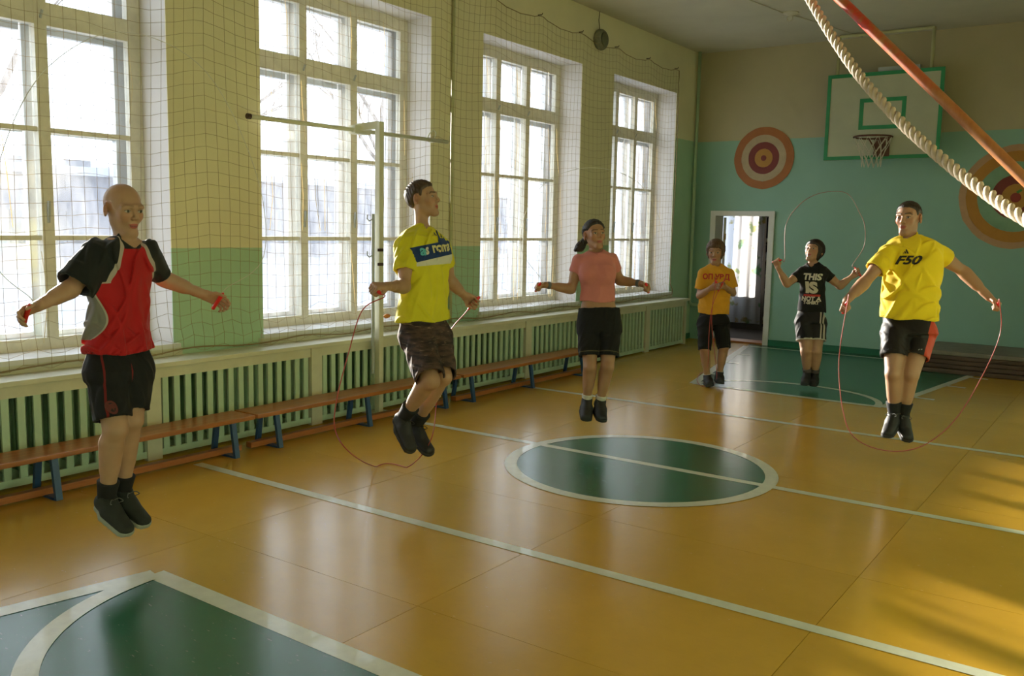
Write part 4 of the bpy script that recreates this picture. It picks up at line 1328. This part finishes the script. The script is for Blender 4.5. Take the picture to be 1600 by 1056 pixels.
        if S.get('laces', True):
            mb = MB()
            for k in range(4):
                x = .095+.02*k; z = .090-.011*k
                mb.tube([F_(x, -.02, z-.006), F_(x+.006, 0, z+.003), F_(x, .02, z-.006)], .0028, 5)
            for e in (-1, 1):
                mb.tube(catmull([F_(.092, 0, .095), F_(.10, e*.02, .108), F_(.115, e*.035, .10), F_(.108, e*.02, .088)], 4), .0024, 5)
            mb.build('laces', S.get('lace_mat', S['shoe_mat']), shoe)
    # ---------------- hair
    if 'hair' in S:
        S['hair'](Hd, root, S)
    return dict(root=root, J=J, head=Hd, grips=grips, lat=lat, front=front, bvh=bvh, hbvh=hbvh, shirt=shirt, shorts=shorts, d=d, mpp=mpp)

def hair_cap(Hd, root, m, line, thick=.011, extra=(), cut=(), h=.005, rough=.004, name='hair'):
    cr = [p for p, _ in Hd.cranium()]
    yy, zz = zip(*line)
    ex = [(e[2], k) for e, k in extra]; ct = [e[2] for e in cut]
    def fn(X, Y, Z):
        x, y, z = X-Hd.c[0], Y-Hd.c[1], Z-Hd.c[2]
        ly = (x*Hd.Y[0]+y*Hd.Y[1]+z*Hd.Y[2])/Hd.k; lz = (x*Hd.Z[0]+y*Hd.Z[1]+z*Hd.Z[2])/Hd.k; lx = (x*Hd.X[0]+y*Hd.X[1]+z*Hd.X[2])/Hd.k
        d0 = smin(cr[0][2](X, Y, Z), cr[1][2](X, Y, Z), .02)
        strands = rough*np.sin(lx*420+6*np.sin(lz*40+ly*30))*.5+rough*np.sin(ly*300+lz*90+5*np.sin(lx*60))*.5
        hl = np.interp(ly, yy, zz)
        d = d0-thick*Hd.k*np.clip((lz-hl)/.022, .18, 1)+strands*np.clip((lz-hl)/.02, .2, 1)
        d = smax(d, (np.interp(ly, yy, zz)+strands*1.5-lz)*Hd.k*.8, .006)
        for f, k in ex: d = smin(d, f(X, Y, Z)+strands*1.2, k)
        for f in ct: d = smax(d, -f(X, Y, Z), .008)
        return d
    los = [Hd.c-.15]+[e[0]-.01 for e, k in extra]; his = [Hd.c+.15]+[e[1]+.01 for e, k in extra]
    g = simple_grid(np.min(los, 0), np.max(his, 0), h, fn)
    return sdf_object(name, g, m, root)[0]
def hair_mat(name, col):
    m, nt, b = _new(name)
    nf = ramp(nt, noise(nt, 60, 4, .6, (1, 1, .25)), .3, .7)
    nt.links.new(mixcol(nt, nf, tuple(c*.6 for c in col), tuple(c*1.4 for c in col)), b.inputs['Base Color'])
    b.inputs['Roughness'].default_value = .45; bump(nt, b, noise(nt, 120, 3, .6, (1, 1, .3)), .4, .004)
    return m
def jump_rope(label, ga, gb, mids, col, rad=.0035, flip=(1, 1)):
    """two handles lying in the hands, and the cord between them"""
    (ca, xa), (cb, xb) = ga, gb
    r = empty('jump_rope', tuple((ca+cb)/2), label, 'jump rope')
    hm = M.setdefault('handle', mat('red_handle', (.75, .03, .03), .35, .08, 10))
    ends = []
    for c, x in ((ca, xa), (cb, xb)):
        MB().lathe(c-x*.055, x, [(0, .006), (.004, .010), (.05, .0095), (.085, .011), (.10, .0105), (.118, .006), (.122, .0045)], 14).build('handle', hm, r, True)
        ends.append((c+x*.064, c+x*.10))
    pts = [ends[0][0], ends[0][1]]+[np.asarray(p) for p in mids]+[ends[1][1], ends[1][0]]
    path_ = [np.array([q[0], q[1], max(q[2], rad+.004)]) for q in catmull(pts, 10)]
    MB().tube(path_, rad, 6).build('cord', col, r, True)
    return r
def to_px(V):
    q = V-CAMPOS; w = q@CF
    return 800+FPX*(q@CR)/w, 528-FPX*(q@CU)/w
SHORT = [(-.13, -.07), (-.075, -.062), (-.045, -.05), (-.034, .0), (-.02, .030), (.008, .034), (.014, .012), (.026, .014), (.034, .048), (.06, .066), (.085, .076), (.12, .078)]
M['black_shoe'] = mat('black_shoe', (.012, .012, .014), .6, .2, 20)
M['dark_shoe'] = mat('dark_canvas_shoe', (.016, .020, .020), .75, .25, 30)
M['black_sole'] = mat('black_sole', (.02, .02, .022), .7, .1, 20)
M['grey_sole'] = mat('grey_sole', (.30, .33, .30), .6, .1, 20)
M['black_sock'] = mat('black_sock', (.010, .010, .012), .9, .1, 30)
M['white_sock'] = mat('white_sock', (.55, .52, .47), .9, .1, 30)
M['grey_sock'] = mat('grey_sock', (.10, .08, .08), .9, .2, 30)
M['lace'] = mat('grey_lace', (.10, .10, .10), .8)

PEOPLE = {}
# ---------------------------------------------------------------- boy in red
def reg1(c):
    zn, za = c['nb'][2]-.005, c['pz'](438)
    sl = np.interp(c['z'], [za, zn], [.150, .060])
    blk = np.maximum((c['T']-c['SL'])-.004, np.minimum(np.abs(c['s'])-sl, c['z']-za))
    blk = np.maximum(blk, -.05)
    u, v = to_px(c['V']); t = np.clip((v-440)/(532-440), 0, 1)
    edge = 139+27*np.sin(np.pi*t**1.6)
    pan = np.where((v > 442) & (v < 531), (edge-u)*c['mpp'], -.05)
    pan = np.where(c['SL'] < .01, -.05, pan)
    return dict(black=blk, trim=np.where(c['z'] > za-.01, np.minimum(blk+.022, .03), -.05), panel=pan, panel_edge=pan+.010)
def hair1(Hd, root, S): pass
PEOPLE[1] = dict(d=4.26, base=(190, 858), h=.0042, hc=.006, seed=3, yaw=36, fold=.022,
    label='person in red and black sports shirt and black shorts, jumping beside the benches',
    j=dict(pelvis=(187, 562), neck=(195, 373), sha=(154, 396, -.10), shb=(230, 394, .09), ela=(113, 450, -.22), wra=(62, 477, -.36), elb=(252, 434, .26), wrb=(318, 460, .38),
           hipa=(166, 575, -.05), hipb=(209, 573, .05), kna=(180, 671, -.10), knb=(205, 655, .0), ana=(166, 778, -.02), anb=(191, 768, .08), toea=(206, 842, -.08), toeb=(238, 832, .02)),
    shirt=[(370, 180, 208), (378, 164, 224), (388, 150, 236), (404, 143, 239), (430, 142, 236), (455, 143, 234), (480, 142, 233), (505, 140, 232), (530, 137, 234), (556, 135, 239)], hem=(187, 549),
    sleevea=(.92, .068, .080), sleeveb=(.86, .060, .054),
    shorts=[(540, 137, 237), (560, 136, 237), (580, 137, 236), (592, 139, 235)], short_lega=(.84, .088, .084), short_legb=(.82, .086, .078),
    head=((193, 327), 78, 32, -8, 0, .0), handa=dict(tip=(30, 490, -.44), axis=(6, 470, -.62), axis0=(40, 486, -.44), palm=(.2, -.2, -1), curl='loose'), handb=dict(tip=(350, 472, .44), axis=(390, 436, .40), axis0=(345, 466, .44), palm=(0, 0, -1), curl='loose'),
    sock_len=.085, sock_mat=M['black_sock'], shoe_mat=M['dark_shoe'], sole_mat=M['grey_sole'], lace_mat=M['lace'], foot=.262, leg=.050, arm=.037, neck_r=.041,
    skin=(0.447, 0.258, 0.163), skinkw=dict(brow=(.30, .17, .10), lips=(.42, .09, .07)), regions=reg1,
    shirt_mat=cloth('red_sports_shirt', (.42, .008, .012), .7, .08, .1, [('panel_edge', (.42, .38, .34)), ('panel', (.20, .19, .18)), ('trim', (.45, .38, .34)), ('black', (.012, .014, .016)), ('band', (.012, .014, .016))]),
    shorts_mat=cloth('black_sports_shorts', (.008, .008, .010), .7, .1, .05, [('piping', (.16, .012, .012))]),
    short_regions=lambda c: dict(piping=.004-np.abs(c['side']+.065)-np.where(c['s'] < 0, 0, .05)-np.where(c['fr'] > 0, 0, .05)))
# ---------------------------------------------------------------- boy in yellow with navy band
def reg2(c):
    u, v = to_px(c['V']); top = 386-(u-647)*.2; bot = 412-(u-643)*.236; bw = 417-(u-643)*.09
    ok = (c['t'] > -.02) & (c['T']-c['SL'] < .012) & (u > 639)
    nav = np.where(ok, np.minimum(np.minimum(v-top, bot-v)*c['mpp'], (u-640)*c['mpp']), -.05)
    wh = np.where(ok, np.minimum(np.minimum(v-bot+.5, bw-v)*c['mpp'], (u-642)*c['mpp']), -.05)
    return dict(navy=nav, white=wh)
def hair2(Hd, root, S):
    hair_cap(Hd, root, hair_mat('brown_hair', (.055, .028, .014)), SHORT, .012, h=.0045, rough=.003)
PEOPLE[2] = dict(d=5.55, base=(650, 735), h=.0045, hc=.0065, seed=8, yaw=46, fold=.018, smile=1.0,
    label='person in yellow shirt with navy band and brown patterned shorts, jumping beside the white post',
    j=dict(pelvis=(663, 515), neck=(659, 356), sha=(634, 384, -.12), shb=(689, 386, .12), ela=(632, 448, -.20), wra=(607, 447, -.42), elb=(704, 440, .24), wrb=(726, 462, .36),
           hipa=(652, 528, -.06), hipb=(681, 527, .06), kna=(673, 594, -.30), knb=(692, 588, -.16), ana=(630, 652, -.08), anb=(649, 664, .06), toea=(643, 708, -.13), toeb=(671, 708, -.02)),
    shirt=[(352, 648, 672), (359, 638, 682), (368, 626, 693), (380, 619, 700), (395, 619, 703), (420, 624, 701), (445, 626, 700), (470, 622, 700), (490, 619, 701), (508, 617, 704)], hem=(660, 500),
    sleevea=(.62, .062, .064), sleeveb=(.55, .055, .055),
    shorts=[(492, 622, 702), (506, 621, 703), (522, 624, 704), (536, 630, 704)], short_lega=(.97, .100, .088), short_legb=(.97, .098, .082),
    head=((661, 311), 56, 64, 10, 0, .0), handa=dict(tip=(577, 447, -.50), axis=(562, 470, -.52), axis0=(577, 447, -.30), palm=(.1, 0, -1), curl='grip'), handb=dict(tip=(746, 474, .42), axis=(736, 500, .50), axis0=(746, 462, .40), palm=(-.3, -.3, -1), curl='fist'),
    sock_len=.11, sock_mat=M['black_sock'], shoe_mat=M['black_shoe'], sole_mat=M['black_sole'], lace_mat=M['black_shoe'], foot=.27, leg=.050, arm=.037, neck_r=.043, hsz=1.0,
    skin=(0.404, 0.232, 0.138), skinkw=dict(brow=(.05, .03, .015)), regions=reg2, hair=hair2,
    shirt_mat=cloth('yellow_navy_shirt', (.62, .55, .02), .8, .06, .1, [('white', (.60, .58, .48)), ('navy', (.012, .035, .13))]),
    shorts_mat=None)
def camo():
    m, nt, b = _new('brown_patterned_cloth')
    n1 = ramp(nt, noise(nt, 9, 4, .6, (1, 1, 4.5)), .40, .62); n2 = ramp(nt, noise(nt, 13, 4, .6, (1, 1, 6)), .60, .70)
    c = mixcol(nt, n1, (.018, .012, .012), (.085, .045, .035)); c = mixcol(nt, n2, c, (.22, .15, .11))
    nt.links.new(c, b.inputs['Base Color']); b.inputs['Roughness'].default_value = .85
    bump(nt, b, noise(nt, 40, 3), .2, .004)
    return m
PEOPLE[2]['shorts_mat'] = camo()
# ---------------------------------------------------------------- girl in pink
def hair3(Hd, root, S):
    e1 = Hd.p(0, -.10, .015); e2 = px(906, 386, 6.95+.10); e3 = px(899, 391, 6.95+.12)
    hair_cap(Hd, root, hair_mat('black_hair', (.018, .012, .010)), [(-.13, -.06), (-.06, -.055), (-.035, -.01), (-.02, .030), (.012, .034), (.03, .03), (.045, .05), (.07, .076), (.09, .085), (.12, .09)], .012,
             [(capsule(e1, e2, .022, .034), .02), (capsule(e2, e3, .034, .014), .02)], h=.0055, rough=.003)
PEOPLE[3] = dict(d=6.95, base=(928, 680), h=.0052, hc=.0062, seed=12, yaw=8, fold=.010, lim=.95, shn=2.2, fem=1, bust=(931, 426, .066, .066),
    label='person in short pink top and long black shorts with a dark ponytail, mid jump',
    j=dict(pelvis=(936, 500), neck=(931, 395), sha=(904, 407, 0), shb=(956, 405, .02), ela=(893, 452, .02), wra=(853, 445, -.09), elb=(967, 438, .10), wrb=(1001, 443, .0),
           hipa=(920, 512, 0), hipb=(952, 512, 0), kna=(922, 573, -.06), knb=(949, 573, -.06), ana=(917, 625, 0), anb=(938, 627, .0), toea=(916, 662, -.15), toeb=(941, 662, -.15)),
    shirt=[(389, 921, 943), (394, 911, 952), (400, 902, 959), (412, 899, 962), (430, 902, 962), (445, 906, 961), (458, 906, 962), (478, 905, 965)], hem=(935, 471),
    midriff=[(452, 918, 952), (466, 912, 958), (473, 909, 961), (488, 906, 964)],
    sleevea=(.42, .052, .050), sleeveb=(.55, .048, .046),
    shorts=[(481, 904, 968), (492, 903, 969), (505, 903, 970), (518, 903, 970)], short_lega=(.74, .088, .084), short_legb=(.74, .088, .084),
    head=((929, 367), 46, 24, 9, -3, .0), handa=dict(tip=(830, 447, -.14), axis=(826, 430, -.30), axis0=(830, 447, -.14), palm=(.3, -.3, -1), curl='fist'), handb=dict(tip=(1018, 450, -.06), axis=(1024, 436, -.20), axis0=(1018, 450, -.06), palm=(-.1, -.3, -1), curl='fist'),
    sock_len=.045, sock_mat=M['white_sock'], shoe_mat=M['black_shoe'], sole_mat=M['black_sole'], laces=False, foot=.24, leg=.047, arm=.034, neck_r=.043, hsz=.92,
    skin=(0.361, 0.189, 0.103), skinkw=dict(brow=(.05, .03, .02)), hair=hair3,
    shirt_mat=cloth('pink_top', (.55, .19, .17), .8, .06, .15, [('band', (.42, .13, .11))]),
    shorts_mat=cloth('long_black_shorts', (.008, .008, .009), .8, .1, .05, [('hemline', (.10, .08, .04))]),
    short_regions=lambda c: dict(hemline=.004-np.abs(c['along']+.03)))
# ---------------------------------------------------------------- girl standing by the door
def hair4(Hd, root, S):
    hair_cap(Hd, root, hair_mat('light_brown_hair', (.10, .055, .03)), [(-.13, -.085), (-.02, -.085), (.02, -.075), (.04, -.035), (.055, .03), (.07, .046), (.12, .044)], .017, h=.006, rough=.004)
PEOPLE[4] = dict(d=9.47, base=(1110, 598), h=.0065, hc=.008, seed=21, yaw=-4, fold=.010, lim=.92, fem=1,
    label='person in loose orange yellow shirt and black capri trousers standing by the doorway',
    j=dict(pelvis=(1114, 495), neck=(1119, 416), sha=(1100, 428, 0), shb=(1139, 428, 0), ela=(1093, 462, .02), wra=(1110, 450, -.18), elb=(1145, 458, .02), wrb=(1133, 448, -.18),
           hipa=(1102, 503, 0), hipb=(1126, 503, 0), kna=(1101, 545, -.05), knb=(1131, 543, -.05), ana=(1105, 588, .02), anb=(1124, 583, .04), toea=(1110, 603, -.17), toeb=(1126, 599, -.14)),
    shirt=[(412, 1110, 1129), (416, 1102, 1137), (422, 1096, 1143), (432, 1094, 1145), (450, 1094, 1143), (470, 1091, 1141), (497, 1089, 1138)], hem=(1114, 490),
    sleevea=(.72, .062, .068), sleeveb=(.72, .062, .066),
    shorts=[(484, 1091, 1137), (495, 1090, 1138), (506, 1090, 1140)], short_lega=(1.05, .082, .062), short_legb=(1.05, .084, .064),
    head=((1118, 394), 37, -6, -4, 0, .0), handa=dict(tip=(1124, 447, -.24), axis=(1122, 436, -.26), axis0=(1122, 446, -.24), palm=(0, .3, -1), curl='loose'), handb=dict(tip=(1117, 444, -.25), axis=(1118, 436, -.3), axis0=(1118, 446, -.25), palm=(0, .3, -1), curl='loose'),
    sock_len=.028, sock_mat=M['white_sock'], shoe_mat=M['black_shoe'], sole_mat=M['black_sole'], laces=False, foot=.235, leg=.047, arm=.035, neck_r=.042, hsz=.9,
    skin=(0.378, 0.215, 0.129), hair=hair4,
    shirt_mat=cloth('orange_yellow_shirt', (.62, .30, .02), .8, .06, .1),
    shorts_mat=cloth('black_capri', (.008, .008, .009), .8, .1, .05))
# ---------------------------------------------------------------- girl in black with lettering
def hair5(Hd, root, S):
    hair_cap(Hd, root, hair_mat('dark_bob_hair', (.020, .012, .010)), [(-.13, -.115), (-.02, -.11), (.02, -.085), (.038, -.03), (.052, .03), (.07, .050), (.12, .05)], .017, h=.006, rough=.004)
PEOPLE[5] = dict(d=9.44, base=(1264, 603), h=.0065, hc=.008, seed=30, yaw=-16, fold=.010, lim=.9, fem=1, bust=(1269, 438, .058, .060),
    label='person in black lettered shirt and black shorts swinging a rope overhead on the green key',
    j=dict(pelvis=(1267, 492), neck=(1270, 413), sha=(1254, 424, .02), shb=(1287, 425, -.02), ela=(1230, 444, -.03), wra=(1216, 419, -.10), elb=(1312, 447, -.05), wrb=(1331, 432, -.12),
           hipa=(1256, 502, 0), hipb=(1278, 502, 0), kna=(1259, 548, -.05), knb=(1276, 549, -.05), ana=(1261, 584, .03), anb=(1273, 585, .03), toea=(1255, 604, -.16), toeb=(1269, 605, -.16)),
    shirt=[(410, 1262, 1279), (413, 1256, 1286), (419, 1250, 1291), (430, 1248, 1291), (445, 1250, 1289), (460, 1249, 1289), (475, 1247, 1290), (494, 1245, 1291)], hem=(1267, 487),
    sleevea=(.55, .052, .052), sleeveb=(.50, .052, .054),
    shorts=[(480, 1245, 1290), (492, 1243, 1290), (505, 1242, 1291)], short_lega=(.66, .088, .090), short_legb=(.66, .088, .090),
    head=((1272, 393), 36, -26, 20, 0, .0), handa=dict(tip=(1208, 398, -.12), axis=(1216, 385, -.14), axis0=(1211, 406, -.05), palm=(.6, .1, .2), curl='fist'), handb=dict(tip=(1349, 421, -.16), axis=(1350, 408, -.14), axis0=(1342, 426, -.14), palm=(-.2, -.3, .6), curl='fist'),
    sock_len=.06, sock_mat=M['grey_sock'], shoe_mat=M['black_shoe'], sole_mat=M['black_sole'], laces=False, foot=.235, leg=.050, arm=.036, neck_r=.042, hsz=.92,
    skin=(0.430, 0.241, 0.146), skinkw=dict(brow=(.04, .025, .02)), hair=hair5,
    shirt_mat=cloth('black_lettered_shirt', (.010, .011, .012), .8, .1, .05),
    shorts_mat=cloth('black_trimmed_shorts', (.011, .011, .015), .6, .1, .05, [('stripe', (.45, .40, .36)), ('hemtrim', (.50, .46, .40))]),
    short_regions=lambda c: dict(hemtrim=np.where(c['along'] > -.016, .01, -.01), stripe=np.where((c['s'] > .06) & (c['fr'] > -.03), .006-np.abs(np.abs(c['side']-.066)-.012), -.05)))
# ---------------------------------------------------------------- boy in bright yellow
def hair6(Hd, root, S):
    hair_cap(Hd, root, hair_mat('cropped_dark_hair', (.030, .018, .012)), SHORT, .006, h=.0045, rough=.002)
PEOPLE[6] = dict(d=6.49, base=(1402, 716), h=.0047, hc=.0065, seed=41, yaw=-9, fold=.022,
    label='person in bright yellow lettered shirt and black shorts with red side stripe, mid jump',
    j=dict(pelvis=(1419, 508), neck=(1421, 371), sha=(1391, 393, .02), shb=(1458, 391, -.02), ela=(1351, 441, -.06), wra=(1323, 469, -.20), elb=(1505, 424, .0), wrb=(1545, 464, -.12),
           hipa=(1399, 520, 0), hipb=(1440, 520, 0), kna=(1396, 583, -.08), knb=(1423, 585, -.08), ana=(1397, 646, .0), anb=(1411, 648, .0), toea=(1381, 691, -.16), toeb=(1420, 695, -.15)),
    shirt=[(366, 1407, 1436), (371, 1398, 1446), (378, 1387, 1459), (388, 1381, 1468), (405, 1382, 1470), (425, 1384, 1468), (450, 1382, 1466), (475, 1379, 1464), (505, 1376, 1462)], hem=(1419, 498),
    sleevea=(.60, .064, .068), sleeveb=(.50, .062, .068),
    shorts=[(488, 1378, 1460), (503, 1377, 1461), (522, 1378, 1461)], short_lega=(.60, .096, .094), short_legb=(.60, .096, .096),
    head=((1419, 341), 52, -20, 1, -2, .0), handa=dict(tip=(1310, 489, -.28), axis=(1306, 500, -.34), axis0=(1322, 478, -.20), palm=(.6, -.2, -.3), curl='fist'), handb=dict(tip=(1571, 484, -.18), axis=(1574, 492, -.24), axis0=(1552, 482, -.14), palm=(-.3, -.2, -1), curl='grip'),
    sock_len=.09, sock_mat=M['black_sock'], shoe_mat=M['black_shoe'], sole_mat=M['black_sole'], lace_mat=M['lace'], foot=.27, leg=.053, arm=.042, neck_r=.052, hsz=1.0,
    skin=(0.396, 0.215, 0.129), skinkw=dict(brow=(.04, .025, .015)), hair=hair6,
    shirt_mat=cloth('bright_yellow_shirt', (.82, .60, .015), .75, .05, .1),
    shorts_mat=cloth('black_red_stripe_shorts', (.012, .009, .009), .5, .1, .05, [('stripe', (.50, .05, .02))]),
    short_regions=lambda c: dict(stripe=np.where(c['s'] > .10, np.minimum(c['side']-.066, .02), -.05)))

B = {k: build_person(PEOPLE[k]) for k in PEOPLE}

# ---------------------------------------------------------------- prints on the clothes
def ink(name, col): return mat(name, col, .7, .05, 20)
def put(pk, name, me, u, v, m, up=(0, 0, 1), parent=None, tilt=0, bv='bvh'):
    b = B[pk]; lat = Vector(b['lat']); fr = Vector(b['front'])
    org = Vector(px(u, v, b['d']))
    upv = Vector((0, 0, 1)); 
    if tilt:
        q = Matrix.Rotation(math.radians(tilt), 3, fr); lat = q @ lat; upv = q @ upv
    # slide along the chest so that the centre shows at the given pixel
    hit = b[bv].ray_cast(Vector(CAMPOS), (org-Vector(CAMPOS)).normalized())
    if hit[0] is not None: org = hit[0]
    decal(name, me, org, lat, upv, fr, b[bv], m, parent or (b['shirt'] if bv == 'bvh' else b['shorts']))
INK = dict(black=ink('black_print', (.015, .012, .01)), white=ink('white_print', (.62, .58, .48)), red=ink('red_print', (.45, .03, .02)), cyan=ink('cyan_print', (.10, .42, .50)), cream=ink('cream_print', (.62, .56, .28)), navy=ink('navy_print', (.012, .035, .13)))
put(6, 'lettering', text_mesh('F50', .082, shear=.4, bold=.003, sx=1.35), 1417, 407, INK['black'], tilt=2)
put(6, 'emblem', poly_mesh([[(-.022, -.014), (-.014, -.014), (-.017, -.006), (-.021, -.009)], [(-.010, -.014), (.001, -.014), (-.007, .006), (-.013, 0)], [(.005, -.014), (.020, -.014), (.002, .020), (-.004, .010)]]), 1416, 393, INK['black'])
put(6, 'emblem', poly_mesh([[(-.012, -.006), (0, 0), (.0, .006), (-.012, .002)], [(.004, -.004), (.014, .0), (.012, .008), (.004, .004)]]), 1438, 546, ink('grey_print', (.3, .3, .3)), bv='hbvh')
put(4, 'lettering', text_mesh('ОП УВД', .075, bold=.003, sx=.95), 1119, 433, INK['red'])
put(5, 'lettering', text_mesh('THIS', .088, bold=.004), 1269, 433, INK['white'])
put(5, 'lettering', text_mesh('IS', .155, bold=.009, sx=1.15), 1268, 450, INK['white'])
put(5, 'print_bar', poly_mesh([[(-.085, -.011), (.085, -.011), (.085, .011), (-.085, .011)]]), 1268, 461.5, INK['red'])
put(5, 'lettering', text_mesh('NOT A', .062, bold=.003), 1267, 467, INK['white'])
put(5, 'lettering', text_mesh('T-SHIRT', .045, bold=.002), 1267, 473, INK['white'])
put(2, 'lettering', text_mesh('a', .085, bold=.003), 660, 391.5, INK['cyan'], tilt=4)
put(2, 'lettering', text_mesh('s', .085, bold=.003), 667, 390, INK['white'], tilt=4)
put(2, 'lettering', text_mesh('roma', .085, bold=.003), 691, 386, INK['cream'], tilt=4)
put(2, 'print_splash', poly_mesh([[(-.04, -.035), (.05, -.035), (.045, 0), (.035, .01), (.03, .035), (.022, .012), (.008, .015), (.004, .05), (-.008, .052), (-.008, .016), (-.018, .012), (-.03, .042), (-.04, .035), (-.028, .0)]]), 689, 373, INK['navy'])
ov = [(.020*math.cos(a), .030*math.sin(a)) for a in np.linspace(0, 6.283, 21)[:-1]]
oi = [(.012*math.cos(a), .020*math.sin(a)) for a in np.linspace(0, 6.283, 21)[:-1]]
put(1, 'emblem', poly_mesh([ov]), 173, 636, ink('emblem_red', (.12, .02, .018)), bv='hbvh')
put(1, 'emblem_centre', poly_mesh([oi]), 173, 636, ink('emblem_black', (.012, .008, .008)), bv='hbvh')

# ---------------------------------------------------------------- small things worn
for s in 'ab':
    J = B[3]['J']; w = J['wr'+s]; e = J['el'+s]; ax = unit(w-e)
    MB().lathe(w-ax*.035, ax, [(0, .026), (.004, .029), (.022, .028), (.026, .025)], 14).build('wrist_band', mat('grey_band', (.10, .11, .13), .6), B[3]['root'], True)

# ---------------------------------------------------------------- jump ropes
CRED = mat('red_cord', (.40, .045, .03), .45, .1, 20); CGREY = mat('pale_cord', (.32, .18, .15), .5, .1, 20); CWHITE = mat('clear_cord', (.72, .70, .66), .4, .05, 20)
G = {k: B[k]['grips'] for k in B}
jump_rope('red handled jump rope swung under the feet of the boy in bright yellow', G[6]['a'], G[6]['b'],
    [px(u, v, d) for u, v, d in ((1311, 560, 6.28), (1317, 640, 6.25), (1336, 684, 6.22), (1385, 704, 6.2), (1440, 697, 6.2), (1492, 656, 6.22), (1536, 585, 6.25), (1563, 520, 6.28))], CRED, .0032)
jump_rope('pale red jump rope arched above the head of the girl in black', G[5]['a'], G[5]['b'],
    [px(u, v, d) for u, v, d in ((1228, 352, 9.3), (1247, 322, 9.3), (1272, 305, 9.3), (1302, 299, 9.3), (1326, 304, 9.3), (1342, 330, 9.3), (1351, 352, 9.3), (1350, 385, 9.3))], CGREY, .0038)
jump_rope('red brown jump rope dangling from the hands of the girl by the doorway', G[4]['a'], G[4]['b'],
    [px(1117, 452, 9.2), px(1114, 470, 9.22), px(1112, 505, 9.25), px(1116, 545, 9.25), px(1120, 585, 9.3), px_z(1116, 600, .006), px_z(1098, 604, .006), px_z(1089, 593, .006), px_z(1098, 582, .006), px(1106, 570, 9.3), px(1108, 520, 9.25), px(1114, 475, 9.2)], CRED, .0032)
jump_rope('brown red jump rope looping down to the floor around the boy with navy band', G[2]['a'], G[2]['b'],
    [px(566, 485, 5.0), px(545, 550, 5.0), px(526, 625, 4.95), px(524, 672, 4.9), px(548, 708, 4.88), px_z(588, 729, .01), px_z(636, 730, .012), px(672, 690, 5.5), px(682, 630, 5.85), px(688, 570, 5.95), px(702, 520, 6.0)], CRED, .0032)
jump_rope('clear jump rope with red handles passing over the bald boy in red', G[1]['a'], G[1]['b'],
    [px(-12, 400, 3.75), px(0, 250, 3.85), px(70, 110, 4.0), px(190, 50, 4.2), px(320, 110, 4.45), px(400, 270, 4.6), px(412, 400, 4.68)], CWHITE, .0017)
jump_rope('thin clear jump rope with red handles passing over the girl in pink', G[3]['a'], G[3]['b'],
    [px(815, 390, 6.75), px(822, 330, 6.75), px(860, 280, 6.78), px(925, 262, 6.82), px(990, 280, 6.85), px(1026, 330, 6.87), px(1034, 390, 6.88)], CWHITE, .0017)
